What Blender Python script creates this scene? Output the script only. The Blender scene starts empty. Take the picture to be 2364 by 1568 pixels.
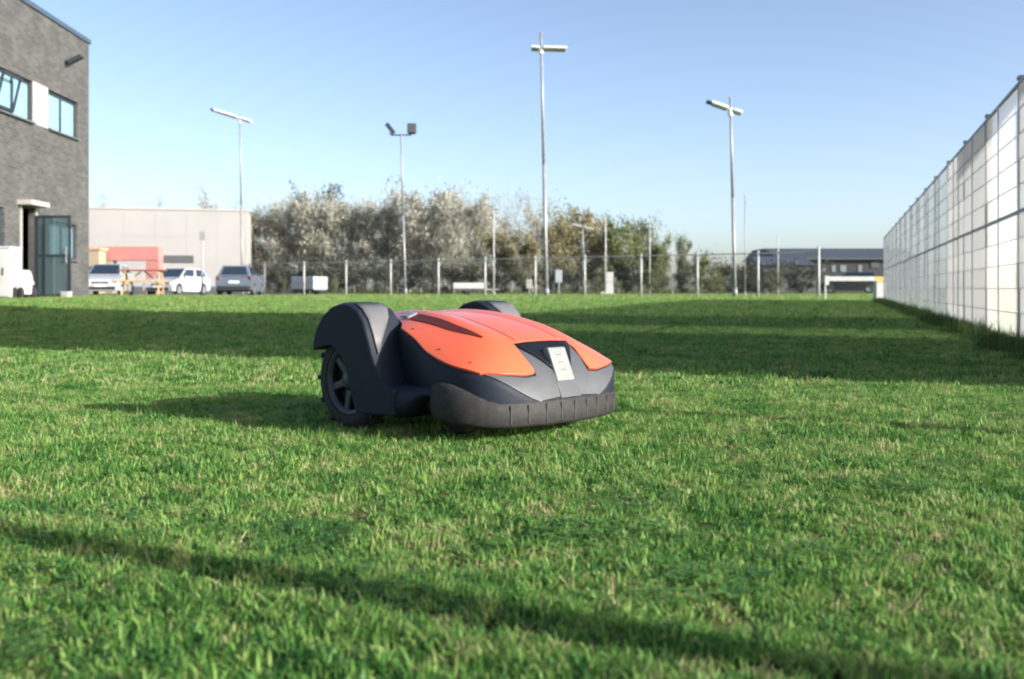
import bpy, math, random
import numpy as np
from mathutils import Vector, Matrix, noise

# ------------------------------------------------------------------ camera, light, exposure
S = bpy.context.scene
COL = S.collection
CAMZ, F = 0.35, 2298.0          # camera height (m); focal length in units of a 2364 px wide frame

cam_d = bpy.data.cameras.new('camera')
cam = bpy.data.objects.new('camera', cam_d)
COL.objects.link(cam)
cam.location = (0, 0, CAMZ)
cam.rotation_euler = (math.radians(90), 0, 0)
cam_d.lens, cam_d.sensor_width = 35.0, 36.0
cam_d.shift_y = -118.0 / 2364.0
cam_d.clip_start, cam_d.clip_end = 0.05, 3000
cam_d.dof.use_dof = True
cam_d.dof.focus_distance = 2.5
cam_d.dof.aperture_fstop = 5.6
S.camera = cam

SUN_EL = math.radians(18.0)
SUN_H = Vector((0.895, -0.446, 0)).normalized()       # horizontal direction towards the sun
W = bpy.data.worlds.new('World'); S.world = W; W.use_nodes = True
nt = W.node_tree; nt.nodes.clear()
sky = nt.nodes.new('ShaderNodeTexSky'); sky.sky_type = 'NISHITA'; sky.sun_disc = False
sky.sun_elevation = SUN_EL
sky.sun_rotation = math.atan2(SUN_H.x, SUN_H.y)
sky.altitude = 100; sky.air_density = 0.60; sky.dust_density = 2.0; sky.ozone_density = 0.25
bg = nt.nodes.new('ShaderNodeBackground'); bg.inputs[1].default_value = 0.15
wo = nt.nodes.new('ShaderNodeOutputWorld')
nt.links.new(sky.outputs[0], bg.inputs[0]); nt.links.new(bg.outputs[0], wo.inputs[0])

sun_d = bpy.data.lights.new('sun', 'SUN'); sun_d.energy = 5.0; sun_d.angle = math.radians(0.53)
sun_d.color = (1.0, 0.965, 0.91)
sun = bpy.data.objects.new('sun', sun_d); COL.objects.link(sun)
sdir = Vector((SUN_H.x * math.cos(SUN_EL), SUN_H.y * math.cos(SUN_EL), math.sin(SUN_EL)))
sun.rotation_euler = sdir.to_track_quat('Z', 'Y').to_euler()

S.view_settings.view_transform = 'Standard'; S.view_settings.look = 'None'
S.view_settings.exposure = 1.0; S.view_settings.gamma = 1.0
S.view_settings.use_curve_mapping = False
S.render.engine = 'CYCLES'
S.cycles.use_denoising = True
S.cycles.max_bounces = 8; S.cycles.transparent_max_bounces = 24
S.cycles.filter_width = 1.9

R = random.Random(7)

def P(px, D, z=None, py=None):
    """point seen at photograph pixel px (2364 wide) at distance D"""
    X = (px - 1182.0) / F * D
    if py is not None: z = CAMZ + (666.0 - py) / F * D
    return Vector((X, D, z if z is not None else 0.0))
def HZ(py, D): return CAMZ + (666.0 - py) / F * D

def sstep(a, b, x):
    t = max(0.0, min(1.0, (x - a) / (b - a))); return t * t * (3 - 2 * t)
def terrain(x, y):
    return 0.12 * sstep(-5.0, -9.5, x) * sstep(11, 21, y) * (1 - sstep(30, 36, y))

# ------------------------------------------------------------------ materials
def new_mat(name):
    m = bpy.data.materials.new(name); m.use_nodes = True
    return m, m.node_tree, m.node_tree.nodes['Principled BSDF']
def lk(n, a, b): n.links.new(a, b)

def mat(name, col, rough=0.6, var=0.12, scale=8.0, bump=0.0, bscale=60.0, metal=0.0, spec=0.5, coat=0.0, dirt=None):
    m, n, b = new_mat(name)
    b.inputs['Roughness'].default_value = rough; b.inputs['Metallic'].default_value = metal
    b.inputs['Specular IOR Level'].default_value = spec; b.inputs['Coat Weight'].default_value = coat
    tc = n.nodes.new('ShaderNodeTexCoord')
    nz = n.nodes.new('ShaderNodeTexNoise'); nz.inputs['Scale'].default_value = scale; nz.inputs['Detail'].default_value = 6
    lk(n, tc.outputs['Object'], nz.inputs['Vector'])
    cr = n.nodes.new('ShaderNodeValToRGB')
    lo = [max(0, c * (1 - var)) for c in col]; hi = [min(1, c * (1 + var)) for c in col]
    cr.color_ramp.elements[0].position = .3; cr.color_ramp.elements[1].position = .7
    cr.color_ramp.elements[0].color = (*lo, 1); cr.color_ramp.elements[1].color = (*hi, 1)
    lk(n, nz.outputs['Fac'], cr.inputs['Fac'])
    out = cr.outputs['Color']
    if dirt:
        n2 = n.nodes.new('ShaderNodeTexNoise'); n2.inputs['Scale'].default_value = scale * 2.3; n2.inputs['Detail'].default_value = 8
        n2.inputs['Roughness'].default_value = .7
        lk(n, tc.outputs['Object'], n2.inputs['Vector'])
        r2 = n.nodes.new('ShaderNodeValToRGB'); r2.color_ramp.elements[0].position = .5; r2.color_ramp.elements[1].position = .75
        lk(n, n2.outputs['Fac'], r2.inputs['Fac'])
        mx = n.nodes.new('ShaderNodeMixRGB'); mx.inputs[2].default_value = (*dirt, 1)
        mul = n.nodes.new('ShaderNodeMath'); mul.operation = 'MULTIPLY'; mul.inputs[1].default_value = .6
        lk(n, r2.outputs['Color'], mul.inputs[0]); lk(n, mul.outputs[0], mx.inputs[0]); lk(n, out, mx.inputs[1]); out = mx.outputs[0]
    lk(n, out, b.inputs['Base Color'])
    rr = n.nodes.new('ShaderNodeMapRange'); rr.inputs[3].default_value = max(.02, rough - .08); rr.inputs[4].default_value = min(1, rough + .08)
    lk(n, nz.outputs['Fac'], rr.inputs[0]); lk(n, rr.outputs[0], b.inputs['Roughness'])
    if bump:
        n3 = n.nodes.new('ShaderNodeTexNoise'); n3.inputs['Scale'].default_value = bscale; n3.inputs['Detail'].default_value = 4
        lk(n, tc.outputs['Object'], n3.inputs['Vector'])
        bp = n.nodes.new('ShaderNodeBump'); bp.inputs['Strength'].default_value = bump; bp.inputs['Distance'].default_value = .02
        lk(n, n3.outputs['Fac'], bp.inputs['Height']); lk(n, bp.outputs[0], b.inputs['Normal'])
    return m

def brick_mat(name, c1, c2, mortar):
    m, n, b = new_mat(name)
    tc = n.nodes.new('ShaderNodeTexCoord'); sp = n.nodes.new('ShaderNodeSeparateXYZ'); lk(n, tc.outputs['Object'], sp.inputs[0])
    ad = n.nodes.new('ShaderNodeMath'); ad.operation = 'ADD'; lk(n, sp.outputs['X'], ad.inputs[0]); lk(n, sp.outputs['Y'], ad.inputs[1])
    cb = n.nodes.new('ShaderNodeCombineXYZ'); lk(n, ad.outputs[0], cb.inputs['X']); lk(n, sp.outputs['Z'], cb.inputs['Y'])
    br = n.nodes.new('ShaderNodeTexBrick'); br.inputs['Scale'].default_value = 1.0; br.inputs['Brick Width'].default_value = .24; br.inputs['Row Height'].default_value = .075
    br.inputs['Mortar Size'].default_value = .008; br.inputs['Color1'].default_value = (*c1, 1); br.inputs['Color2'].default_value = (*c2, 1); br.inputs['Mortar'].default_value = (*mortar, 1)
    lk(n, cb.outputs[0], br.inputs['Vector'])
    nz = n.nodes.new('ShaderNodeTexNoise'); nz.inputs['Scale'].default_value = 1.6; nz.inputs['Detail'].default_value = 8; lk(n, tc.outputs['Object'], nz.inputs['Vector'])
    mr = n.nodes.new('ShaderNodeMapRange'); mr.inputs[1].default_value = .3; mr.inputs[2].default_value = .7; mr.inputs[3].default_value = .78; mr.inputs[4].default_value = 1.2; lk(n, nz.outputs['Fac'], mr.inputs[0])
    mx = n.nodes.new('ShaderNodeMixRGB'); mx.blend_type = 'MULTIPLY'; mx.inputs[0].default_value = 1; lk(n, br.outputs['Color'], mx.inputs[1]); lk(n, mr.outputs[0], mx.inputs[2])
    lk(n, mx.outputs[0], b.inputs['Base Color']); b.inputs['Roughness'].default_value = .85
    bp = n.nodes.new('ShaderNodeBump'); bp.inputs['Strength'].default_value = .5; bp.inputs['Distance'].default_value = .01; bp.invert = True
    lk(n, br.outputs['Fac'], bp.inputs['Height']); lk(n, bp.outputs[0], b.inputs['Normal'])
    return m

def glass_mat(name, col, rough=0.05, alpha=0.35):
    m, n, b = new_mat(name)
    b.inputs['Base Color'].default_value = (*col, 1); b.inputs['Roughness'].default_value = rough
    b.inputs['Specular IOR Level'].default_value = 1.0; b.inputs['Coat Weight'].default_value = .6
    b.inputs['Coat Roughness'].default_value = .03
    b.inputs['Alpha'].default_value = alpha
    return m

def leafy_mat(name, stops, rough=0.55, transl=0.35, nscale=0.6, gloss=0.3, nshift=.35):
    """foliage / blades: colour from a per-blade 'rnd' value plus a world noise; diffuse + translucent"""
    m = bpy.data.materials.new(name); m.use_nodes = True; n = m.node_tree; n.nodes.clear()
    at = n.nodes.new('ShaderNodeAttribute'); at.attribute_name = 'rnd'
    geo = n.nodes.new('ShaderNodeNewGeometry')
    nz = n.nodes.new('ShaderNodeTexNoise'); nz.inputs['Scale'].default_value = nscale; nz.inputs['Detail'].default_value = 5
    nz.inputs['Roughness'].default_value = .65
    lk(n, geo.outputs['Position'], nz.inputs['Vector'])
    ma = n.nodes.new('ShaderNodeMath'); ma.operation = 'MULTIPLY_ADD'; ma.inputs[1].default_value = 2 * nshift * 1.6; ma.inputs[2].default_value = -nshift * 1.6
    lk(n, nz.outputs['Fac'], ma.inputs[0])
    ad = n.nodes.new('ShaderNodeMath'); ad.operation = 'ADD'; ad.use_clamp = True
    lk(n, at.outputs['Fac'], ad.inputs[0]); lk(n, ma.outputs[0], ad.inputs[1])
    cr = n.nodes.new('ShaderNodeValToRGB')
    els = cr.color_ramp.elements
    while len(els) < len(stops): els.new(0.5)
    for e, (p, c) in zip(els, stops): e.position = p; e.color = (*c, 1)
    lk(n, ad.outputs[0], cr.inputs['Fac'])
    df = n.nodes.new('ShaderNodeBsdfPrincipled'); df.inputs['Roughness'].default_value = rough
    df.inputs['Specular IOR Level'].default_value = gloss
    tr = n.nodes.new('ShaderNodeBsdfTranslucent')
    lk(n, cr.outputs[0], df.inputs['Base Color']); lk(n, cr.outputs[0], tr.inputs['Color'])
    mx = n.nodes.new('ShaderNodeMixShader'); mx.inputs[0].default_value = transl
    lk(n, df.outputs[0], mx.inputs[1]); lk(n, tr.outputs[0], mx.inputs[2])
    o = n.nodes.new('ShaderNodeOutputMaterial'); lk(n, mx.outputs[0], o.inputs[0])
    return m

MT = {}
MT['render_grey'] = brick_mat('grey_brick', (.040, .044, .045), (.080, .082, .080), (.085, .085, .082))
MT['coping'] = mat('coping_metal', (.045, .07, .10), .4, .1, 4)
MT['white_panel'] = mat('white_panel', (.33, .325, .31), .55, .05, 3)
MT['frame_dark'] = mat('dark_frame', (.025, .032, .04), .4, .15, 10)
MT['frame_grey'] = mat('grey_frame', (.09, .10, .11), .4, .1, 10)
MT['dark_inside'] = mat('dark_interior', (.02, .022, .026), .8, .2, 3)
MT['win_glass'] = glass_mat('window_glass', (.22, .40, .48), .04, .9)
MT['door_glass'] = glass_mat('door_glass', (.05, .10, .115), .04, .6)
MT['hall_white'] = mat('hall_panel', (.285, .285, .283), .6, .05, .4)
MT['vent_dark'] = mat('vent_grey', (.065, .072, .078), .6, .1, 3)
MT['galv'] = mat('galvanised_steel', (.25, .26, .265), .45, .12, 6, metal=.15)
MT['galv_light'] = mat('pale_post_paint', (.40, .42, .41), .5, .08, 6)
MT['lamp_white'] = mat('lamp_white_paint', (.44, .45, .445), .35, .04, 6)
MT['head_white'] = mat('lamp_head_white', (.74, .75, .75), .4, .03, 6)
MT['lamp_dark'] = mat('lamp_dark_paint', (.03, .04, .05), .45, .15, 6)
MT['lamp_lens'] = mat('lamp_lens', (.55, .58, .6), .1, .05, 6)
MT['wire'] = mat('fence_wire', (.20, .22, .22), .5, .1, 6, metal=.3)
MT['wire_pale'] = mat('pale_fence_wire', (.46, .47, .475), .5, .1, 6)
MT['car_white'] = mat('white_car_paint', (.42, .43, .45), .25, .03, 3, coat=.6)
MT['car_grey'] = mat('blue_grey_car_paint', (.12, .15, .20), .3, .05, 3, coat=.6, metal=.2)
MT['car_dark'] = mat('dark_car_paint', (.03, .035, .042), .28, .05, 3, coat=.6)
MT['car_glass'] = glass_mat('car_glass', (.015, .025, .035), .05, 1.0)
MT['rubber'] = mat('black_rubber', (.018, .018, .02), .8, .2, 30, .3, 80)
MT['rim'] = mat('wheel_rim', (.36, .37, .38), .35, .08, 20, metal=.6)
MT['plastic_black'] = mat('black_plastic', (.022, .023, .026), .5, .2, 20)
MT['red_lamp'] = mat('red_lamp', (.16, .02, .02), .2, .1, 20, coat=.5)
MT['clear_lamp'] = mat('clear_lamp', (.30, .33, .36), .1, .1, 20, coat=.5)
MT['plate'] = mat('number_plate', (.7, .7, .66), .5, .04, 20)
MT['wood_tan'] = mat('tan_wood', (.42, .29, .17), .75, .25, 6, .2, 30)
MT['wood_red'] = mat('dark_red_wood', (.20, .055, .045), .65, .25, 6, .2, 30)
MT['pale_red'] = mat('pale_red_paint', (.40, .175, .16), .6, .08, .8)
MT['beige'] = mat('beige_paint', (.32, .26, .19), .7, .1, .8)
MT['navy_wall'] = mat('dark_navy_cladding', (.010, .015, .022), .6, .2, .6)
MT['roof_grey'] = mat('grey_roof', (.045, .058, .072), .6, .12, .5)
MT['yellow'] = mat('yellow_paint', (.42, .33, .06), .6, .12, 6)
MT['asphalt'] = mat('asphalt', (.07, .07, .072), .9, .2, 2, .3, 60)
MT['board_grey'] = mat('shade_board_grey', (.38, .38, .37), .7, .08, 1.0)  # colour of the unseen board added to shade the lawn
MT['bark'] = mat('bark', (.11, .09, .07), .9, .3, 3, .4, 20)
MT['bark_pale'] = mat('pale_bark', (.22, .19, .15), .9, .3, 3, .4, 20)
MT['sign_grey'] = mat('grey_sign', (.16, .18, .19), .5, .1, 10)
MT['dim_pane'] = mat('dim_window', (.16, .19, .21), .3, .1, 4)
MT['sign_pale'] = mat('pale_sign', (.30, .35, .38), .5, .06, 10)
# mower
MT['orange'] = mat('orange_plastic', (.66, .112, .046), .32, .05, 9, .02, 300, coat=.35, dirt=(.56, .115, .06))
MT['slot_red'] = mat('dark_red_recess', (.085, .010, .006), .6, .1, 30)
MT['mower_dark'] = mat('charcoal_plastic', (.012, .017, .027), .55, .14, 14, .06, 260, spec=.16, dirt=(.018, .022, .028))
MT['mower_grey'] = mat('mid_grey_plastic', (.062, .068, .078), .42, .10, 14, .05, 260, dirt=(.085, .085, .08))
MT['bumper'] = mat('grey_rubber_bumper', (.021, .021, .022), .65, .2, 40, .05, 300, spec=.25, dirt=(.060, .056, .048))
MT['pod_lit'] = mat('pod_lit_tone', (.105, .108, .115), .5, .1, 14, .05, 260)  # lighter than the charcoal: sunlight on the fender facet put into the colour
MT['rim_dark'] = mat('dark_wheel_plastic', (.030, .034, .042), .5, .1, 20)
MT['insert'] = mat('black_plastic_recess', (.006, .008, .012), .45, .1, 20, spec=.15)
MT['badge'] = mat('pale_grey_badge', (.20, .213, .213), .32, .04, 40, coat=.3)
MT['badge_mark'] = mat('badge_relief', (.19, .203, .203), .32, .04, 40)
# vegetation
MT['grass'] = leafy_mat('grass_blades', [(0.0, (.022, .090, .022)), (.28, (.072, .210, .038)), (.55, (.165, .320, .066)),
                                         (.80, (.275, .365, .105)), (1.0, (.38, .34, .19))], transl=.40, nscale=5.0, nshift=.52)
MT['weed'] = leafy_mat('rough_weeds', [(0.0, (.018, .045, .012)), (.6, (.045, .10, .02)), (1.0, (.11, .15, .04))], nscale=2.0, nshift=.2)
MT['leaf_tan'] = leafy_mat('tan_twigs_and_buds', [(0.0, (.24, .245, .205)), (.4, (.33, .333, .28)), (.75, (.41, .41, .345)), (1.0, (.48, .48, .41))], nscale=.35, nshift=.35, transl=.2)
MT['leaf_grey'] = leafy_mat('grey_twigs', [(0.0, (.20, .21, .20)), (.5, (.34, .35, .33)), (1.0, (.46, .47, .43))], nscale=.35, nshift=.3, transl=.2)
MT['leaf_olive'] = leafy_mat('olive_young_leaves', [(0.0, (.10, .095, .05)), (.5, (.27, .25, .14)), (1.0, (.40, .38, .23))], nscale=.4, nshift=.3, transl=.25)
MT['leaf_green'] = leafy_mat('fresh_green_leaves', [(0.0, (.045, .065, .03)), (.5, (.16, .19, .08)), (1.0, (.36, .38, .19))], nscale=.45, nshift=.35, transl=.3)
MT['leaf_pine'] = leafy_mat('dark_needles', [(0.0, (.05, .075, .075)), (.6, (.09, .125, .125)), (1.0, (.15, .19, .18))], nscale=.5, nshift=.2, transl=.1)
MT['leaf_shrub'] = leafy_mat('dark_shrub_leaves', [(0.0, (.025, .030, .022)), (.5, (.065, .072, .052)), (1.0, (.15, .155, .11))], nscale=.6, nshift=.35, transl=.2)
MT['leaf_pale'] = leafy_mat('pale_shrub_leaves', [(0.0, (.05, .06, .03)), (.5, (.15, .165, .08)), (1.0, (.28, .28, .15))], nscale=.6, nshift=.3, transl=.3)

def slat_mat(name, col, clear, transl=.55):
    """thin perforated white plastic strip: lets part of the light straight through, scatters the rest"""
    m = bpy.data.materials.new(name); m.use_nodes = True; n = m.node_tree; n.nodes.clear()
    oi = n.nodes.new('ShaderNodeObjectInfo'); tc = n.nodes.new('ShaderNodeTexCoord')
    nz = n.nodes.new('ShaderNodeTexNoise'); nz.inputs['Scale'].default_value = 5; nz.inputs['Detail'].default_value = 6
    lk(n, tc.outputs['Object'], nz.inputs['Vector'])
    ad = n.nodes.new('ShaderNodeMath'); ad.operation = 'ADD'; lk(n, nz.outputs['Fac'], ad.inputs[0]); lk(n, oi.outputs['Random'], ad.inputs[1])
    cr = n.nodes.new('ShaderNodeMapRange'); cr.inputs[1].default_value = .3; cr.inputs[2].default_value = 1.5; cr.inputs[3].default_value = .88; cr.inputs[4].default_value = 1.0
    lk(n, ad.outputs[0], cr.inputs[0])
    mc = n.nodes.new('ShaderNodeMixRGB'); mc.blend_type = 'MULTIPLY'; mc.inputs[0].default_value = 1; mc.inputs[1].default_value = (*col, 1)
    lk(n, cr.outputs[0], mc.inputs[2])
    d = n.nodes.new('ShaderNodeBsdfPrincipled'); d.inputs['Roughness'].default_value = .5; lk(n, mc.outputs[0], d.inputs['Base Color'])
    t = n.nodes.new('ShaderNodeBsdfTranslucent'); lk(n, mc.outputs[0], t.inputs['Color'])
    m1 = n.nodes.new('ShaderNodeMixShader'); m1.inputs[0].default_value = transl; lk(n, d.outputs[0], m1.inputs[1]); lk(n, t.outputs[0], m1.inputs[2])
    tp = n.nodes.new('ShaderNodeBsdfTransparent')
    m2 = n.nodes.new('ShaderNodeMixShader'); m2.inputs[0].default_value = clear; lk(n, m1.outputs[0], m2.inputs[1]); lk(n, tp.outputs[0], m2.inputs[2])
    o = n.nodes.new('ShaderNodeOutputMaterial'); lk(n, m2.outputs[0], o.inputs[0])
    return m
MT['slat_near'] = slat_mat('white_privacy_strip', (.60, .605, .60), .08)
MT['slat_clear'] = slat_mat('thin_privacy_strip', (.66, .66, .65), .60)
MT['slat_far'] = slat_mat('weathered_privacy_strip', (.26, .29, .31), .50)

def lawn_mat():
    m, n, b = new_mat('lawn_ground')
    geo = n.nodes.new('ShaderNodeNewGeometry')
    a = n.nodes.new('ShaderNodeTexNoise'); a.inputs['Scale'].default_value = 1.3; a.inputs['Detail'].default_value = 6; lk(n, geo.outputs['Position'], a.inputs['Vector'])
    c = n.nodes.new('ShaderNodeTexNoise'); c.inputs['Scale'].default_value = 45; c.inputs['Detail'].default_value = 6; lk(n, geo.outputs['Position'], c.inputs['Vector'])
    ad = n.nodes.new('ShaderNodeMath'); ad.operation = 'ADD'; lk(n, a.outputs['Fac'], ad.inputs[0]); lk(n, c.outputs['Fac'], ad.inputs[1])
    r = n.nodes.new('ShaderNodeValToRGB'); e = r.color_ramp.elements
    e[0].position = .75; e[0].color = (.045, .055, .018, 1); e[1].position = 1.25; e[1].color = (.12, .14, .045, 1)
    hv = n.nodes.new('ShaderNodeMath'); hv.operation = 'MULTIPLY'; hv.inputs[1].default_value = 1.0
    lk(n, ad.outputs[0], hv.inputs[0])
    mr = n.nodes.new('ShaderNodeMapRange'); mr.inputs[1].default_value = .75; mr.inputs[2].default_value = 1.25; lk(n, hv.outputs[0], mr.inputs[0])
    e[0].position = 0.0; e[1].position = 1.0
    lk(n, mr.outputs[0], r.inputs['Fac']); lk(n, r.outputs[0], b.inputs['Base Color'])
    b.inputs['Roughness'].default_value = .95; b.inputs['Specular IOR Level'].default_value = .1
    bp = n.nodes.new('ShaderNodeBump'); bp.inputs['Strength'].default_value = .8; bp.inputs['Distance'].default_value = .03
    lk(n, c.outputs['Fac'], bp.inputs['Height']); lk(n, bp.outputs[0], b.inputs['Normal'])
    return m
MT['lawn'] = lawn_mat()
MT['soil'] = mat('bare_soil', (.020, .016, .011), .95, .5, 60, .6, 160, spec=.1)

# ------------------------------------------------------------------ mesh helpers
class MB:
    def __init__(s): s.v = []; s.f = []
    def add(s, vs, fs):
        o = len(s.v); s.v += [tuple(v) for v in vs]; s.f += [tuple(i + o for i in f) for f in fs]; return s
    def box(s, c, d, rz=0.0, rx=0.0, ry=0.0, taper=1.0):
        hx, hy, hz = d[0] / 2, d[1] / 2, d[2] / 2
        M = Matrix.Rotation(rz, 3, 'Z') @ Matrix.Rotation(ry, 3, 'Y') @ Matrix.Rotation(rx, 3, 'X')
        vs = []
        for z in (-hz, hz):
            k = taper if z > 0 else 1.0
            for x, y in ((-hx, -hy), (hx, -hy), (hx, hy), (-hx, hy)):
                vs.append(Vector(c) + M @ Vector((x * k, y * k, z)))
        return s.add(vs, [(3, 2, 1, 0), (4, 5, 6, 7), (0, 1, 5, 4), (1, 2, 6, 5), (2, 3, 7, 6), (3, 0, 4, 7)])
    def bb(s, x0, x1, y0, y1, z0, z1): return s.box(((x0 + x1) / 2, (y0 + y1) / 2, (z0 + z1) / 2), (x1 - x0, y1 - y0, z1 - z0))
    def tube(s, p0, p1, r0, r1=None, n=8, cap=True):
        p0, p1 = Vector(p0), Vector(p1); r1 = r0 if r1 is None else r1
        d = (p1 - p0).normalized(); a = d.orthogonal().normalized(); b = d.cross(a)
        vs = []
        for p, r in ((p0, r0), (p1, r1)):
            for i in range(n):
                t = 2 * math.pi * i / n; vs.append(p + (a * math.cos(t) + b * math.sin(t)) * r)
        fs = [(i, (i + 1) % n, n + (i + 1) % n, n + i) for i in range(n)]
        if cap: fs += [tuple(range(n))[::-1], tuple(range(n, 2 * n))]
        return s.add(vs, fs)
    def prism_y(s, poly, y0, y1):
        """side profile (x,z) extruded along y"""
        n = len(poly); vs = [(x, y0, z) for x, z in poly] + [(x, y1, z) for x, z in poly]
        fs = [(i, (i + 1) % n, n + (i + 1) % n, n + i) for i in range(n)] + [tuple(range(n))[::-1], tuple(range(n, 2 * n))]
        return s.add(vs, fs)
    def quadgrid(s, pts):
        r, c = len(pts), len(pts[0]); vs = [p for row in pts for p in row]
        return s.add(vs, [(i * c + j, i * c + j + 1, (i + 1) * c + j + 1, (i + 1) * c + j) for i in range(r - 1) for j in range(c - 1)])
    def lathe_y(s, prof, n=24):
        """profile (r, y) revolved about the y axis"""
        k = len(prof); vs = []
        for i in range(n):
            t = 2 * math.pi * i / n
            vs += [(r * math.cos(t), y, r * math.sin(t)) for r, y in prof]
        fs = [(i * k + j, i * k + j + 1, ((i + 1) % n) * k + j + 1, ((i + 1) % n) * k + j) for i in range(n) for j in range(k - 1)]
        return s.add(vs, fs)
    def mesh(s, name, m, smooth=False):
        me = bpy.data.meshes.new(name); me.from_pydata(s.v, [], s.f); me.update()
        if m: me.materials.append(m)
        if smooth: me.polygons.foreach_set('use_smooth', [True] * len(me.polygons))
        return me
    def build(s, name, m, parent=None, bevel=0.0, smooth=False, seg=2, solid=0.0, loc=None):
        o = bpy.data.objects.new(name, s.mesh(name, m, smooth)); COL.objects.link(o); o.parent = parent
        if loc is not None: o.location = loc
        if solid:
            md = o.modifiers.new('solid', 'SOLIDIFY'); md.thickness = solid; md.offset = -1
        if bevel:
            md = o.modifiers.new('bevel', 'BEVEL'); md.width = bevel; md.segments = seg; md.limit_method = 'ANGLE'; md.angle_limit = math.radians(35)
            md.harden_normals = False
            if smooth is False: o.data.polygons.foreach_set('use_smooth', [True] * len(o.data.polygons))
            wn = o.modifiers.new('wn', 'WEIGHTED_NORMAL'); wn.keep_sharp = True
        return o

def obj(name, me, parent=None, loc=(0, 0, 0), rz=0.0, sc=1.0):
    o = bpy.data.objects.new(name, me); COL.objects.link(o); o.parent = parent
    o.location = loc; o.rotation_euler = (0, 0, rz)
    o.scale = (sc, sc, sc) if isinstance(sc, (int, float)) else sc
    return o
def tag(o, label=None, cat=None, group=None, kind=None):
    if label: o['label'] = label
    if cat: o['category'] = cat
    if group: o['group'] = group
    if kind: o['kind'] = kind
    return o
def thing(name, label, cat, loc=(0, 0, 0), rz=0.0, group=None, sc=1.0):
    o = bpy.data.objects.new(name, None); COL.objects.link(o); o.empty_display_size = .1
    o.location = loc; o.rotation_euler = (0, 0, rz); o.scale = (sc, sc, sc)
    return tag(o, label, cat, group)
def copy_tree(o, parent=None):
    c = o.copy(); COL.objects.link(c); c.parent = parent
    for ch in list(o.children): copy_tree(ch, c)
    return c

# ------------------------------------------------------------------ ground
def build_ground():
    xs = sorted(set([-600, -300, -150, -80, -50] + [x * 1.0 for x in range(-40, 41, 1)] + [50, 80, 150, 300, 600]))
    ys = sorted(set([-120, -60, -30, -15] + [y * 1.0 for y in range(-8, 61, 1)] + [75, 100, 150, 250, 450, 800]))
    mb = MB(); mb.quadgrid([[(x, y, terrain(x, y)) for x in xs] for y in ys])
    o = mb.build('ground', MT['lawn'], smooth=True)
    tag(o, 'mown green lawn stretching to the far fence', None, kind='structure')
    a = MB(); a.quadgrid([[(x, y, .006) for x in (-60, -30, -11.2)] for y in (43.2, 60, 76)])
    tag(a.build('parking_lot', MT['asphalt']), 'grey asphalt parking area under the parked cars', kind='structure')
build_ground()

# ------------------------------------------------------------------ grass (uncountable: one object per belt)
def blade_patch(name, size, n, h, hs, w, m, seed, lean=.55, segs=3, mean=.45):
    g = np.random.default_rng(seed)
    bx = (g.random(n) - .5) * size; by = (g.random(n) - .5) * size
    hh = np.clip(g.normal(h, hs, n), h * .35, h * 1.9)
    ang = g.random(n) * 2 * math.pi; ln = np.abs(g.normal(0, lean, n)); ln = np.clip(ln, 0, 1.4)
    wa = ang + math.pi / 2 + g.normal(0, .5, n); ww = w * (.6 + .8 * g.random(n))
    rn = np.clip(g.normal(mean, .20, n), 0, 1); dry = g.random(n) < .04; rn[dry] = .84 + .16 * g.random(dry.sum())
    hh[dry] *= .7; ln[dry] += .5
    # tufts: neighbouring blades share height and lean
    k = max(4, n // 28); cx_, cy_ = (g.random(k) - .5) * size, (g.random(k) - .5) * size
    near = np.argmin((bx[:, None] - cx_[None]) ** 2 + (by[:, None] - cy_[None]) ** 2, axis=1)
    hh *= (.48 + .85 * g.random(k))[near]
    ang = np.where(g.random(n) < .6, (g.random(k) * 2 * math.pi)[near] + g.normal(0, .6, n), ang)
    rn = np.clip(rn + (g.normal(0, .16, k))[near], 0, 1)
    vs, rv = [], []
    rows = segs
    for k in range(rows + 1):
        t = k / rows
        bend = ln * t * t
        px = bx + np.cos(ang) * hh * np.sin(bend) * t; py = by + np.sin(ang) * hh * np.sin(bend) * t
        pz = hh * t * np.cos(bend * .8)
        wk = ww * (1 - t ** 1.8) * .5 if k < rows else 0 * ww
        if k < rows:
            vs.append(np.stack([px - np.cos(wa) * wk, py - np.sin(wa) * wk, pz], 1))
            vs.append(np.stack([px + np.cos(wa) * wk, py + np.sin(wa) * wk, pz], 1))
        else:
            vs.append(np.stack([px, py, pz], 1))
    nv = len(vs)
    V = np.stack(vs, 1).reshape(-1, 3)
    faces = []
    for i in range(n):
        b = i * nv
        for k in range(rows - 1):
            faces.append((b + 2 * k, b + 2 * k + 1, b + 2 * k + 3, b + 2 * k + 2))
        faces.append((b + 2 * rows - 2, b + 2 * rows - 1, b + 2 * rows))
    me = bpy.data.meshes.new(name); me.from_pydata(V.tolist(), [], faces); me.update()
    at = me.attributes.new('rnd', 'FLOAT', 'POINT'); at.data.foreach_set('value', np.repeat(rn, nv).astype(np.float32))
    me.materials.append(m)
    return me

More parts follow.
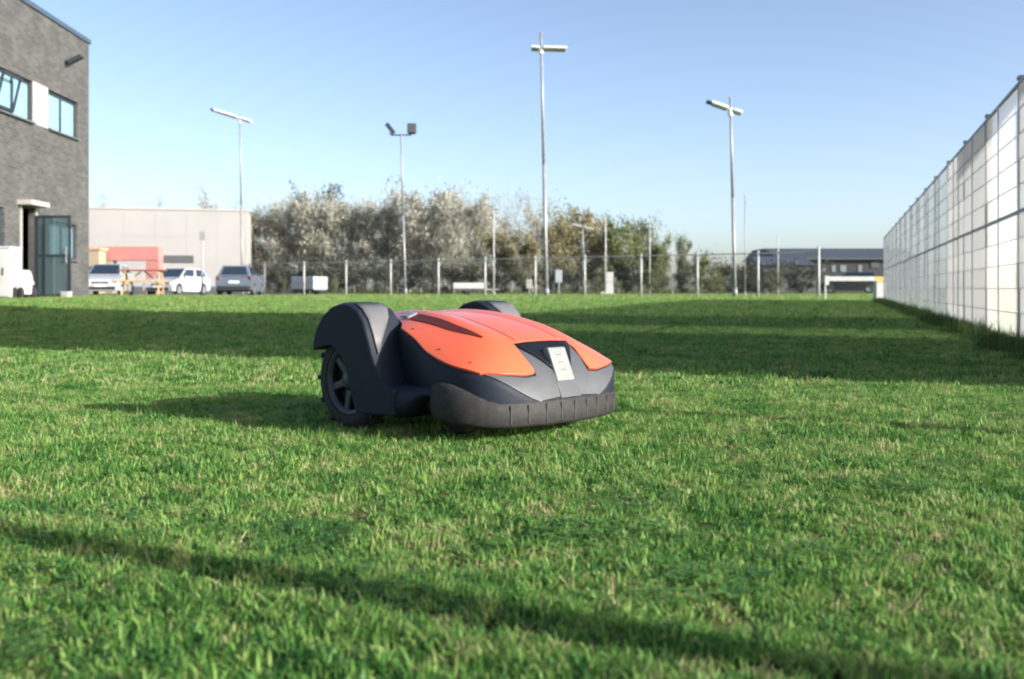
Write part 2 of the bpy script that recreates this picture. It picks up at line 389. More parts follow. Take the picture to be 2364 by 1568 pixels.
def clover_patch(name, seed):
    g = np.random.default_rng(seed); n = 46; V = []; Fs = []; rn = []
    for i in range(n):
        a = g.random() * 6.283; r = .075 * math.sqrt(g.random()); c = np.array([r * math.cos(a), r * math.sin(a), .007 + .008 * g.random()])
        t = g.random() * 6.283
        for k in range(3):
            d = np.array([math.cos(t + k * 2.094), math.sin(t + k * 2.094), .25 * (g.random() - .4)]); q = np.array([-d[1], d[0], 0]); L = .0045 + .0025 * g.random()
            o = len(V); V += [c, c + d * L * .6 + q * L * .55, c + d * L * 1.25, c + d * L * .6 - q * L * .55]; Fs.append((o, o + 1, o + 2, o + 3))
            rn += [.05 + .45 * g.random()] * 4
    me = bpy.data.meshes.new(name); me.from_pydata([tuple(v) for v in V], [], Fs); me.update()
    at = me.attributes.new('rnd', 'FLOAT', 'POINT'); at.data.foreach_set('value', np.array(rn, np.float32))
    me.materials.append(MT['grass']); return me

def scatter(name, pts, meshes, label, seed):
    """one stuff object: a point mesh with geometry nodes that set one patch on each point"""
    col = bpy.data.collections.new(name + '_patches')
    for i, me in enumerate(meshes):
        col.objects.link(bpy.data.objects.new('%s_patch_%d' % (name, i), me))
    g = np.random.default_rng(seed); n = len(pts)
    me = bpy.data.meshes.new(name); me.from_pydata([tuple(p[:3]) for p in pts], [], [])
    a = me.attributes.new('rot', 'FLOAT', 'POINT'); a.data.foreach_set('value', (g.random(n) * 6.283).astype(np.float32))
    a = me.attributes.new('scl', 'FLOAT', 'POINT'); a.data.foreach_set('value', np.array([p[3] for p in pts], np.float32))
    a = me.attributes.new('pick', 'INT', 'POINT'); a.data.foreach_set('value', g.integers(0, len(meshes), n).astype(np.int32))
    o = bpy.data.objects.new(name, me); COL.objects.link(o)
    tree = bpy.data.node_groups.new(name + '_nodes', 'GeometryNodeTree')
    tree.interface.new_socket('Geometry', in_out='INPUT', socket_type='NodeSocketGeometry')
    tree.interface.new_socket('Geometry', in_out='OUTPUT', socket_type='NodeSocketGeometry')
    N = tree.nodes
    gi, go = N.new('NodeGroupInput'), N.new('NodeGroupOutput')
    ci = N.new('GeometryNodeCollectionInfo'); ci.inputs['Collection'].default_value = col
    ci.inputs['Separate Children'].default_value = True; ci.inputs['Reset Children'].default_value = True
    ip = N.new('GeometryNodeInstanceOnPoints'); ip.inputs['Pick Instance'].default_value = True
    def na(t, nm):
        x = N.new('GeometryNodeInputNamedAttribute'); x.data_type = t; x.inputs['Name'].default_value = nm; return x.outputs['Attribute']
    cx = N.new('ShaderNodeCombineXYZ')
    L = tree.links
    L.new(na('FLOAT', 'rot'), cx.inputs['Z']); L.new(gi.outputs[0], ip.inputs['Points']); L.new(ci.outputs[0], ip.inputs['Instance'])
    L.new(na('INT', 'pick'), ip.inputs['Instance Index']); L.new(cx.outputs[0], ip.inputs['Rotation'])
    L.new(na('FLOAT', 'scl'), ip.inputs['Scale']); L.new(ip.outputs[0], go.inputs[0])
    md = o.modifiers.new('scatter', 'NODES'); md.node_group = tree
    return tag(o, label, 'grass', kind='stuff')

def belt(d0, d1, step, seed, jitter=.95, s0=.62, s1=1.35):
    r = random.Random(seed); out = []
    y = d0
    while y < d1:
        xm = .60 * y + 1.0; x = -xm
        while x < xm:
            px, py = x + (r.random() - .5) * step * jitter, y + (r.random() - .5) * step * jitter
            ok = not (px < -11.2 and 12 < py < 29.5) and not (px < -11.5 and py > 42.8)
            if px > 1.15 + .33 * py + 1.5: ok = False
            if ok:
                nn = noise.noise(Vector((px * 7.5, py * 7.5, 3.1))) * .55 + noise.noise(Vector((px * 1.9, py * 1.9, 8.7))) * .45
                out.append((px, py, terrain(px, py) - .002, max(.5, s0 + (s1 - s0) * r.random() + .55 * nn)))
            x += step
        y += step
    return out

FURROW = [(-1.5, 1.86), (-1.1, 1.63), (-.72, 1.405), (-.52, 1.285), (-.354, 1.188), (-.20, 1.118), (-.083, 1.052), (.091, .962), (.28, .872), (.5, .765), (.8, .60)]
def furrow_dist(x, y):
    best = 9.0
    for (x0, y0), (x1, y1) in zip(FURROW[:-1], FURROW[1:]):
        dx, dy = x1 - x0, y1 - y0; t = max(0, min(1, ((x - x0) * dx + (y - y0) * dy) / (dx * dx + dy * dy)))
        best = min(best, math.hypot(x - x0 - t * dx, y - y0 - t * dy))
    return best
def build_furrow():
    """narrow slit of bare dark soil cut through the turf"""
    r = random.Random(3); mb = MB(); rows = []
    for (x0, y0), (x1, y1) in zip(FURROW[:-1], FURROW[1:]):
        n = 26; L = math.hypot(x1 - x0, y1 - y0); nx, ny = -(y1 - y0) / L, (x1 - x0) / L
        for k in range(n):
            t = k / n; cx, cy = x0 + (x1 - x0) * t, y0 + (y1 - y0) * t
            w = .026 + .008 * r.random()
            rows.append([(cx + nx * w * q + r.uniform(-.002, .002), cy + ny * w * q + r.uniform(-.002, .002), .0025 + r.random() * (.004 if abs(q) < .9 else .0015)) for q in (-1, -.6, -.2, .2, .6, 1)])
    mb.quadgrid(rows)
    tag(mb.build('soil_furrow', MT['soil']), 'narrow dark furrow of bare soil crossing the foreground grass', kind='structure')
def build_grass():
    g = MT['grass']
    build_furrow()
    ps = [blade_patch('verge_%d' % i, .036, 66, .0135, .0040, .0025, g, 150 + i, lean=1.0, mean=.45) for i in range(8)]
    r = random.Random(21); vp = []
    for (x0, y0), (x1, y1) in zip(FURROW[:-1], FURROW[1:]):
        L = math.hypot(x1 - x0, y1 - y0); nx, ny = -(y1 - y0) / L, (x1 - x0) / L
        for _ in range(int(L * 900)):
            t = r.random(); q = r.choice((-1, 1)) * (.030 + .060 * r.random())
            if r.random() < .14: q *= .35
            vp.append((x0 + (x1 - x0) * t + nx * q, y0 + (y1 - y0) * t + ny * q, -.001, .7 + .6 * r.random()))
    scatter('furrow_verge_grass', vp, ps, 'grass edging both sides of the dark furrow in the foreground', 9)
    p0 = [blade_patch('near_%d' % i, .13, 760, .0120, .0040, .0024, g, 10 + i, lean=1.15, mean=.50) for i in range(7)]
    scatter('lawn_grass', [p for p in belt(.45, 3.6, .076, 1) if furrow_dist(p[0], p[1]) > .070], p0, 'short bright green mown grass in the foreground round the mower', 1)
    pc = [clover_patch('clover_%d' % i, 200 + i) for i in range(4)]
    rr = random.Random(12); cp = []
    for _ in range(420):
        y = .6 + 4.6 * rr.random() ** 1.2; x = (rr.random() * 2 - 1) * (.6 * y + .6)
        if noise.noise(Vector((x * 1.3, y * 1.3, 1.7))) > -.05: cp.append((x, y, .002, .6 + .7 * rr.random()))
    scatter('lawn_clover', cp, pc, 'small dark green clover patches among the foreground grass', 8)
    p1 = [blade_patch('mid_%d' % i, .30, 1100, .0150, .0055, .0040, g, 30 + i, lean=1.0, mean=.50) for i in range(5)]
    scatter('lawn_grass', belt(3.6, 9.5, .21, 2), p1, 'mown grass of the middle lawn crossed by the dark shadow band', 2)
    p2 = [blade_patch('far_%d' % i, .8, 1100, .024, .009, .009, g, 50 + i, segs=2, lean=.7, mean=.57) for i in range(5)]  # higher mean paints the far lawn's grazing-view brightness into the blades
    scatter('lawn_grass', belt(9.5, 30, .55, 3), p2, 'sunlit mown grass of the far lawn beyond the shadow', 3)
    p3 = [blade_patch('edge_%d' % i, 2.2, 1400, .030, .011, .022, g, 70 + i, segs=2, lean=.7, mean=.60) for i in range(4)]  # paler mean again: grazing brightness put into the blade colour
    scatter('lawn_grass', belt(30, 62, 1.6, 4), p3, 'thin strip of grass along the far wire fence', 4)
    pw = [blade_patch('weed_%d' % i, .30, 170, .13, .05, .007, MT['weed'], 90 + i, lean=.5) for i in range(5)]
    r = random.Random(5); pts = []
    d = 4.0
    while d < 27:
        for k in range(2):
            pts.append((1.15 + .33 * d - .04 - .22 * r.random() ** 1.5, d + r.random() * .1, -.01, .28 + .45 * r.random()))
        d += .13
    scatter('fence_weeds', pts, pw, 'dark uncut grass and weeds along the foot of the white fence', 6)
build_grass()

# ------------------------------------------------------------------ white privacy fence on the right
FD = Vector((.33, 1, 0)); FU = FD.normalized(); FROT = math.atan2(FU.y, FU.x)
def fpt(d, z=0.0): return Vector((1.15 + .33 * d, d, z))
def build_white_fence():
    t = thing('privacy_fence', 'tall white slatted privacy fence running along the right side of the lawn', 'fence', fpt(12))
    inv = t.location.copy()
    ds = [.383, 2.05, 3.25, 4.85, 6.42, 7.85, 9.25, 10.7, 12.15, 13.6, 15.05, 16.5, 17.95, 19.4, 20.85, 22.3, 23.75, 25.2, 26.6]
    post = MB().bb(-.030, .030, -.020, .020, 0, 1.70); post.bb(-.036, .036, -.026, .026, 1.70, 1.72)
    pm = post.mesh('fence_post', MT['galv'])
    shorts = {0: .86, 1: .72}
    for i, d in enumerate(ds):
        o = obj('post', pm, t, fpt(d) - inv + Vector((.02, 0, 0)), FROT)
        if i in shorts: o.scale = (1.08, 1.08, shorts[i] / 1.72)
    slat_cache = {}
    rows = [(.030 + .161 * k, .155) for k in range(5)] + [(.853 + .161 * k, .155) for k in range(5)]
    for i in range(2, len(ds) - 1):
        a, b = fpt(ds[i]), fpt(ds[i + 1]); L = (b - a).length - .075; c = (a + b) / 2 - inv
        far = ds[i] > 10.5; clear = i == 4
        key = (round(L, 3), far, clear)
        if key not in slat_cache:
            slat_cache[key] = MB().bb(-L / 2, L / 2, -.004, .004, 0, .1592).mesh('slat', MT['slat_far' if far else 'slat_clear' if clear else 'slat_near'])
        for k, (z, h) in enumerate(rows):
            o = obj('slat', slat_cache[key], t, c + Vector((R.uniform(-.004, .004), 0, z)), FROT + R.uniform(-.003, .003))
        if 'upright' not in slat_cache: slat_cache['upright'] = MB().bb(-.006, .006, -.004, .004, .02, 1.66).mesh('upright', MT['wire_pale'])
        for q in (0,): obj('upright', slat_cache['upright'], t, c + FU * (q * L) + Vector((-FU.y, FU.x, 0)) * .018, FROT)
        rk = ('rail', round(L, 3))
        if rk not in slat_cache:
            slat_cache[rk] = MB().bb(-L / 2 - .03, L / 2 + .03, -.010, .010, -.009, .009).mesh('rail', MT['galv'])
        wk = ('wire', round(L, 3))
        if wk not in slat_cache: slat_cache[wk] = MB().bb(-L / 2, L / 2, -.002, .002, -.002, .002).mesh('mat_wire', MT['wire_pale'])
        nrm = Vector((-FU.y, FU.x, 0)) * .011
        for z, h in (rows if ds[i] < 16 else rows[::2]): obj('mat_wire', slat_cache[wk], t, c + nrm + Vector((0, 0, z - .003)), FROT)
        for z in (.841, 1.668):
            obj('rail', slat_cache[rk], t, c + Vector((0, 0, z)), FROT)
build_white_fence()

# unseen board added beyond the fence, shaped to throw the broad shadow bands
def build_shade_board():
    ux, vx = SUN_H, Vector((.446, .895, 0)).normalized()
    t = thing('shade_board', 'unseen grey shade board on steel columns, added outside the frame beyond the white fence', 'shade_board', ux * 6 + vx * 3.84, math.atan2(ux.y, ux.x))
    MB().bb(0, .22, 0, 6.90, 3.55, 8.7).build('board', MT['board_grey'], t)
    MB().bb(-.03, .25, -.03, 6.93, 8.7, 8.8).build('coping', MT['coping'], t)
    for y in (.12, 3.4, 6.78): MB().tube((.36, y, -.05), (.36, y, 8.4), .07, n=10).build('column', MT['galv'], t)
build_shade_board()

# ------------------------------------------------------------------ grey building on the left
def build_left_building():
    # local: x = outwards from the facade (towards the lawn), y = away along the facade from the far corner; s = -y towards camera
    c0 = Vector((-11.9, 28.0, 0.0))
    rz = math.atan2(.04, 1.0)
    t = thing('office_building', 'grey two storey office building cut off by the left edge of the picture', 'building', c0, rz)
    Zb = .10
    m = MT['render_grey']
    L = 13.0
    # openings along s (0 = corner): (s0, s1, z0, z1)
    ops = [(.80, 2.72, 4.42, 5.42), (3.60, 5.45, 4.42, 5.42), (3.45, 4.22, Zb, 2.30), (.85, 2.6, 1.12, 2.08), (5.05, 6.8, 1.22, 2.22), (7.4, 9.2, 4.42, 5.42), (8.0, 9.8, 1.22, 2.22)]
    ss = sorted(set([0, L] + [o[0] for o in ops] + [o[1] for o in ops])); zs = sorted(set([Zb - .3, 7.22] + [o[2] for o in ops] + [o[3] for o in ops]))
    w = MB()
    for i in range(len(ss) - 1):
        for j in range(len(zs) - 1):
            sc, zc = (ss[i] + ss[i + 1]) / 2, (zs[j] + zs[j + 1]) / 2
            if any(o[0] < sc < o[1] and o[2] < zc < o[3] for o in ops): continue
            w.add([(0, -ss[i], zs[j]), (0, -ss[i + 1], zs[j]), (0, -ss[i + 1], zs[j + 1]), (0, -ss[i], zs[j + 1])], [(3, 2, 1, 0)])
    for s0, s1, z0, z1 in ops:   # reveals
        d = -.16
        w.add([(0, -s0, z0), (0, -s1, z0), (d, -s1, z0), (d, -s0, z0)], [(0, 1, 2, 3)])
        w.add([(0, -s0, z1), (0, -s1, z1), (d, -s1, z1), (d, -s0, z1)], [(3, 2, 1, 0)])
        w.add([(0, -s0, z0), (0, -s0, z1), (d, -s0, z1), (d, -s0, z0)], [(3, 2, 1, 0)])
        w.add([(0, -s1, z0), (0, -s1, z1), (d, -s1, z1), (d, -s1, z0)], [(0, 1, 2, 3)])
    # far end, near end, back
    w.add([(0, 0, Zb - .3), (-12, 0, Zb - .3), (-12, 0, 7.22), (0, 0, 7.22)], [(0, 1, 2, 3)])
    w.add([(0, -L, Zb - .3), (-12, -L, Zb - .3), (-12, -L, 7.22), (0, -L, 7.22)], [(3, 2, 1, 0)])
    w.add([(-12, 0, Zb - .3), (-12, -L, Zb - .3), (-12, -L, 7.22), (-12, 0, 7.22)], [(0, 1, 2, 3)])
    w.build('wall', m, t)
    MB().bb(-12, -.02, -L, -.02, 7.0, 7.15).build('roof', MT['roof_grey'], t)
    MB().bb(-.30, .05, -L - .05, .05, 7.22, 7.34).build('coping', MT['coping'], t)
    for s0, s1, z0, z1 in ops:
        if z0 < 1.0: continue
        wn = bpy.data.objects.new('window', None); COL.objects.link(wn); wn.parent = t; wn.location = (-.10, -(s0 + s1) / 2, z0)
        hw, hh = (s1 - s0) / 2, z1 - z0
        f = MB()
        for a in (-1, 1): f.bb(-.03, .03, a * hw - (.07 if a > 0 else 0), a * hw + (0 if a > 0 else .07), .0, hh)
        f.bb(-.028, .028, -hw + .07, hw - .07, 0, .06); f.bb(-.028, .028, -hw + .07, hw - .07, hh - .09, hh)
        f.bb(-.03, .03, -.05, .05, .06, hh - .09)
        f.build('frame', MT['frame_dark'], wn)
        for a in (-1, 1):
            MB().bb(-.008, .008, min(a * .05, a * (hw - .07)), max(a * .05, a * (hw - .07)), .06, hh - .09).build('pane', MT['win_glass'], wn)
        MB().bb(-.05, .19, -hw + .003, hw - .003, -.045, -.002).build('sill', MT['frame_grey'], wn)
    # room darkness behind
    MB().bb(-1.6, -1.5, -L + .2, -.2, Zb, 7.0).build('inner_wall', MT['dark_inside'], t)
    # tilted open sash in the cut-off upper window
    sh = MB(); hw = .42
    for a in (-1, 1): sh.bb(-.02, .02, a * hw - .03, a * hw + .03, 0, .84)
    sh.bb(-.018, .018, -hw + .03, hw - .03, 0, .06); sh.bb(-.018, .018, -hw + .03, hw - .03, .78, .84)
    o = sh.build('open_sash', MT['frame_dark'], t, loc=(-.04, -4.98, 4.50)); o.rotation_euler = (0, math.radians(13), 0)
    # bright panel between the upper windows
    MB().bb(-.12, .012, -3.597, -2.723, 4.40, 5.44).build('white_panel', MT['white_panel'], t)
    # entrance: dark doorway, white canopy, glass leaf standing open
    MB().bb(-.5, -.45, -4.22, -3.45, Zb, 2.3).build('doorway', MT['dark_inside'], t)
    MB().bb(-.02, .34, -4.42, -3.40, 2.34, 2.46).build('canopy', MT['white_panel'], t, bevel=.01)
    dj = MB(); dj.bb(-.02, .035, -4.29, -4.22, Zb - .02, 2.34); dj.bb(-.02, .035, -3.45, -3.38, Zb - .02, 2.34)
    dj.build('door_frame', MT['white_panel'], t)
    leaf = bpy.data.objects.new('door', None); COL.objects.link(leaf); leaf.parent = t; leaf.location = (.05, -3.46, Zb + .03); leaf.rotation_euler = (0, 0, math.radians(-4))
    df = MB()
    for x in (0.0, .17, .80): df.bb(x, x + .05, -.025, .025, 0, 2.02)
    df.bb(.05, .80, -.022, .022, 1.96, 2.02); df.bb(.05, .80, -.022, .022, 0, .07); df.bb(.05, .80, -.024, .024, 1.0, 1.06)
    df.build('door_frame', MT['frame_dark'], leaf)
    for x0, x1 in ((.05, .17), (.22, .80)):
        for z0, z1 in ((.07, 1.0), (1.06, 1.96)): MB().bb(x0, x1, -.006, .006, z0, z1).build('pane', MT['door_glass'], leaf)
    hd = MB(); hd.tube((.76, -.06, .85), (.76, -.06, 1.25), .012); hd.tube((.76, -.06, .88), (.76, -.02, .88), .01); hd.tube((.76, -.06, 1.22), (.76, -.02, 1.22), .01)
    hd.build('handle', MT['galv'], leaf)
    # wall floodlight high on the corner
    wl = bpy.data.objects.new('wall_lamp', None); COL.objects.link(wl); wl.parent = t; wl.location = (0, -1.62, 6.28)
    a = MB(); a.tube((-.02, 0, .02), (.10, 0, .06), .03); a.bb(-.01, .02, -.08, .08, -.06, .10); a.build('arm', MT['lamp_dark'], wl)
    MB().box((.26, 0, .14), (.42, .20, .11), ry=math.radians(-27)).build('lamp_head', MT['lamp_dark'], wl, bevel=.02)
build_left_building()

def build_left_clutter():
    z = .115
    t = thing('utility_cabinet', 'tall white cabinet against the grey building, cut by the left picture edge', 'cabinet', (-11.45, 22.6, z - .02), .04)
    MB().bb(-.18, .18, -.28, .28, .06, 1.16).build('body', MT['lamp_white'], t, bevel=.015)
    MB().bb(-.16, .16, -.26, .26, 0, .06).build('plinth', MT['vent_dark'], t)
    MB().bb(-.20, .20, -.31, .31, 1.16, 1.20).build('lid', MT['lamp_white'], t, bevel=.01)
    for a in (-1, 1): MB().bb(min(a * .004, a * .165), max(a * .004, a * .165), -.292, -.28, .09, 1.13).build('door', MT['lamp_white'], t)
    MB().bb(.02, .045, -.312, -.292, .55, .72).build('handle', MT['vent_dark'], t)
    t = thing('wheeled_cart', 'low white wheeled cart with rounded front beside the open glass door', 'cart', (-11.17, 22.75, z), -.05)
    t.scale = (.50, 1, .95)
    prof = [(-.18, .10), (-.18, .68), (.02, .69), (.09, .66), (.15, .58), (.20, .44), (.26, .40), (.27, .34), (.17, .32), (.14, .10)]
    MB().prism_y(prof, -.25, .25).build('body', MT['lamp_white'], t, bevel=.02)
    for y in (-.27, .27):
        for x in (-.09, .20):
            wmb = MB().lathe_y([(.0, -.03), (.06, -.035), (.13, -.03), (.14, 0), (.13, .03), (.06, .035), (0, .03)], 18)
            wmb.build('wheel', MT['rubber'], t, smooth=True, loc=(x, y, .14))
    MB().tube((.24, -.12, .36), (.36, 0, .42), .014).tube((.24, .12, .36), (.36, 0, .42), .014).build('drawbar', MT['galv'], t)
    t = thing('bollard_light', 'small pale box at the foot of the grey building near its corner', 'box', (-10.88, 24.3, z - .01))
    MB().bb(-.10, .10, -.10, .10, 0, .14).bb(-.11, .11, -.11, .11, .14, .17).build('body', MT['galv_light'], t, bevel=.01)
    MB().bb(-.07, .07, -.112, -.10, .03, .11).build('front_panel', MT['white_panel'], t)
build_left_clutter()

# ------------------------------------------------------------------ white hall behind the car park
def build_hall():
    D = 78.0; xr = P(571, D).x; top = HZ(488, D)
    t = thing('white_hall', 'long white flat roofed hall behind the parked cars', 'hall', (xr, D, 0), math.radians(12.5))
    Lx = 16.0
    MB().bb(-Lx, 0, 0, 25, -.2, top).build('wall', MT['hall_white'], t)
    MB().bb(-Lx - .08, .08, -.08, 25.1, top, top + .14).build('roof_edge', MT['white_panel'], t)
    n = 7
    pw = Lx / n
    for i in range(n):
        for j in range(3):
            z0 = .5 + j * (top - .6) / 3
            MB().bb(-Lx + i * pw + .006, -Lx + (i + 1) * pw - .006, -.02, 0, z0 + .005, z0 + (top - .6) / 3 - .005).build('panel', MT['hall_white'], t)
    MB().bb(-Lx - .02, .02, -.05, 0, -.1, .49).build('plinth', MT['vent_dark'], t)
    MB().bb(.0, .03, .02, 24.9, .2, top - .02).build('end_panel', MT['white_panel'], t)
    x0, x1 = (P(375, D).x - xr) * .945, (P(446, D).x - xr) * .945; z0, z1 = HZ(607, 77), HZ(590, 77)
    w = bpy.data.objects.new('window', None); COL.objects.link(w); w.parent = t; w.location = ((x0 + x1) / 2, -.06, z0)
    hw = (x1 - x0) / 2
    MB().bb(-hw, hw, -.03, .029, 0, z1 - z0).build('frame', MT['vent_dark'], w)
    for k in range(4): MB().bb(-hw + .06 + k * (2 * hw - .06) / 4, -hw + (k + 1) * (2 * hw - .06) / 4, -.04, -.03, .06, z1 - z0 - .06).build('pane', MT['vent_dark'], w)
    # pale red portal in front of the wall
    D2 = 72.5
    c = P(305, D2)
    t = thing('entrance_portal', 'pale red entrance portal in front of the white hall', 'portal', (c.x, D2, 0))
    bx0, bx1 = P(236, D2).x - c.x, P(372, D2).x - c.x
    MB().bb(bx0, bx1, -.5, .5, HZ(602, D2), HZ(570, D2)).build('beam', MT['pale_red'], t, bevel=.03)
    MB().bb(bx1 - .95, bx1 - .003, -.45, .45, 0, HZ(602, D2) - .002).build('leg', MT['pale_red'], t)
    MB().bb(bx0 + .003, bx0 + .9, -.45, .45, 0, HZ(602, D2) - .002).build('leg', MT['beige'], t)
    c2 = P(222, 71)
    t = thing('beige_kiosk', 'small beige kiosk beside the pale red portal at the building corner', 'kiosk', (c2.x, 71, 0))
    MB().bb(-.55, .45, -.6, .6, 0, HZ(578, 71)).build('wall', MT['beige'], t)
    MB().bb(-.6, .6, -.7, .7, HZ(578, 71), HZ(572, 71)).build('roof', MT['wood_tan'], t)
    MB().bb(-.35, .25, -.62, -.60, 1.0, 1.9).build('window', MT['vent_dark'], t)
build_hall()

# ------------------------------------------------------------------ cars
def arch(cx, r, n=7, z0=.22):
    a0 = math.asin(max(-1, min(1, (z0 - .31) / r)))
    return [(cx + r * math.cos(t), .31 + r * math.sin(t)) for t in [math.pi - a0 - (math.pi - 2 * a0) * i / n for i in range(n + 1)]]
def build_car(name, label, paint, loc, rz, front=True, group='parked cars', sc=1.0, estate=False):
    t = thing(name, label, 'car', loc, rz, group, sc)
    low = [(-1.98, .30), (-2.00, .55), (-1.95, .90), (-1.80, .98), (.95, .97), (1.55, .86), (1.88, .73), (1.99, .55), (1.97, .25)]
    bottom = [(1.62, .22)] + arch(1.28, .36)[::-1] + [(-.90, .20)] + arch(-1.27, .36)[::-1] + [(-1.75, .24)]
    MB().prism_y(low + bottom, -.86, .86).build('body', paint, t, bevel=.07, seg=3)
    b = [(-1.86, .80, .96), (1.02, .78, .96)]; r = [(-1.62 if not estate else -1.72, .60, 1.47), (.10, .58, 1.49)]
    cab = MB(); vs = []
    for (x, y, z) in b + r[::-1]:
        vs += [(x, -y, z), (x, y, z)]
    cab.add(vs, [(0, 2, 4, 6), (1, 7, 5, 3), (6, 4, 5, 7), (0, 6, 7, 1), (2, 3, 5, 4)])
    cab.build('cabin', paint, t, bevel=.05, seg=3)
    def lerp(a, c, k): return [a[i] + (c[i] - a[i]) * k for i in range(3)]
    def panel(nm, q, m, inset=(.08, .14, .10), off=(0, 0, 0)):
        # q: four corners bottom-left, bottom-right, top-right, top-left
        i0, i1, i2 = inset
        bl, br, tr, tl = q
        def pt(u, v): return lerp(lerp(bl, br, u), lerp(tl, tr, u), v)
        c = [pt(i0, i1), pt(1 - i0, i1), pt(1 - i0, 1 - i2), pt(i0, 1 - i2)]
        n = (Vector(c[1]) - Vector(c[0])).cross(Vector(c[3]) - Vector(c[0])).normalized() * .012
        MB().add([Vector(p) + n for p in c] + [Vector(p) - n for p in c], [(0, 1, 2, 3), (7, 6, 5, 4), (0, 4, 5, 1), (1, 5, 6, 2), (2, 6, 7, 3), (3, 7, 4, 0)]).build(nm, m, t)
    g = MT['car_glass']
    panel('windscreen', [(1.02, -.78, .96), (1.02, .78, .96), (.10, .58, 1.49), (.10, -.58, 1.49)], g, (.06, .06, .10))
    panel('rear_window', [(-1.86, .80, .96), (-1.86, -.80, .96), (r[0][0], -.60, 1.47), (r[0][0], .60, 1.47)], g, (.10, .12, .12))
    for s in (-1, 1):
        q0, q1 = (-1.86, s * .80, .96), (1.02, s * .78, .96); q2, q3 = (.10, s * .58, 1.49), (r[0][0], s * .60, 1.47)
        def mid(a, c, k): return tuple(lerp(a, c, k))
        mb, mt_ = mid(q0, q1, .50), mid(q3, q2, .52)
        if s < 0:
            panel('side_window', [q0, mb, mt_, q3], g, (.12, .12, .14)); panel('side_window', [mb, q1, q2, mt_], g, (.07, .12, .14))
        else:
            panel('side_window', [mb, q0, q3, mt_], g, (.12, .12, .14)); panel('side_window', [q1, mb, mt_, q2], g, (.07, .12, .14))
        MB().box((.72, s * .93, 1.0), (.10, .17, .12)).build('wing_mirror', paint, t, bevel=.02)
        MB().box((1.86, s * .62, .66), (.24, .34, .13), rz=-s * .35).build('headlight', MT['clear_lamp'], t, bevel=.02)
        MB().box((-1.93, s * .74, .86), (.12, .15, .17), rz=s * .15).build('tail_light', MT['red_lamp'], t, bevel=.02)
        for x in (1.28, -1.27):
            w = bpy.data.objects.new('wheel', None); COL.objects.link(w); w.parent = t; w.location = (x, s * .78, .31)
            MB().lathe_y([(.20, -.09), (.29, -.09), (.31, -.06), (.31, .06), (.29, .09), (.20, .09)], 20).build('tyre', MT['rubber'], w, smooth=True)
            rm = MB().lathe_y([(0, s * .05), (.05, s * .07), (.20, s * .085)], 20); rm.build('rim', MT['rim'], w, smooth=True)
    MB().box((1.975, 0, .36), (.08, 1.30, .14)).build('grille', MT['plastic_black'], t, bevel=.02)
    MB().box((1.97, 0, .60), (.06, .70, .09)).build('grille', MT['plastic_black'], t, bevel=.01)
    MB().box((-1.985, 0, .38), (.07, 1.55, .22)).build('rear_bumper', MT['plastic_black'], t, bevel=.03)
    MB().box((-2.005, 0, .68), (.02, .50, .11)).build('number_plate', MT['plate'], t)
    MB().box((2.02, 0, .48), (.02, .50, .11)).build('number_plate', MT['plate'], t)
    return t
def car_at(px, D): 
    p = P(px, D); return (p.x, p.y, .006)
build_car('parked_car', 'white parked car facing the lawn, half hidden by the grey building corner', MT['car_white'], car_at(250, 46.5), math.radians(-78))
build_car('parked_car', 'small white parked car behind the picnic table', MT['car_white'], car_at(410, 49), math.radians(-102), sc=.90)
build_car('parked_car', 'blue grey parked hatchback seen from behind at the left end of the wire fence', MT['car_grey'], car_at(556, 45.5), math.radians(96), sc=.92)
build_car('parked_car', 'dark car far away under the barrier beam by the white fence', MT['car_dark'], (P(1962, 70).x, 70, 0), math.radians(160))

# ------------------------------------------------------------------ picnic table, signs
def build_table():
    p = P(330, 31)
    t = thing('picnic_table', 'brown wooden picnic table with dark red top in front of the white cars', 'picnic table', (p.x, p.y, terrain(p.x, p.y)), math.radians(12))
    for k in range(5): MB().box((0, -.30 + .15 * k, .80), (1.35, .135, .04)).build('plank', MT['wood_red'], t, bevel=.006)
    for s in (-1, 1):
        for k in range(2): MB().box((0, s * (.66 + .14 * k), .47), (1.6, .125, .04)).build('seat_plank', MT['wood_tan'], t, bevel=.006)
        MB().box((s * .48, 0, .42), (.05, 1.62, .09)).build('seat_beam', MT['wood_tan'], t)
        MB().box((s * .48, 0, .75), (.05, .70, .07)).build('top_beam', MT['wood_tan'], t)
        for q in (-1, 1):
            m = MB(); a, b = Vector((s * .53, q * .62, 0)), Vector((s * .53, q * .22, .76))
            m.box((a + b) / 2, (.045, .10, (b - a).length), rx=math.atan2(-(b.y - a.y), b.z - a.z)); m.build('leg', MT['wood_tan'], t)
        m = MB(); a, b = Vector((s * .46, 0, .42)), Vector((s * .06, 0, .76)); m.tube(a, b, .03, n=4); m.build('brace', MT['wood_tan'], t)
build_table()

def sign_post(name, label, px, D, top, w, h, m, rz=0.0, r=.035):
    p = P(px, D); z = HZ(top, D)
    t = thing(name, label, 'sign', (p.x, p.y, 0), rz)
    MB().tube((0, 0, -.05), (0, 0, z), r, n=8).build('post', MT['galv'], t)
    MB().bb(-w / 2, w / 2, -r - .025, -r - .005, z - h - .03, z - .03).build('sign_panel', m, t, bevel=.004)
    MB().bb(-w / 2 + .03, w / 2 - .03, -r - .005, -r + .01, z - h * .6, z - h * .6 + .05).build('bracket', MT['galv'], t)
sign_post('sign_post', 'slim post with small grey sign in front of the white hall', 467, 45, 533, .24, .40, MT['sign_grey'], .3)
sign_post('sign_post', 'small pale sign behind the wire fence right of the tallest mast', 1290, 58, 622, .40, .75, MT['sign_pale'])
sign_post('sign_post', 'little white notice behind the wire fence left of the tallest mast', 1222, 57, 644, .34, .52, MT['white_panel'])

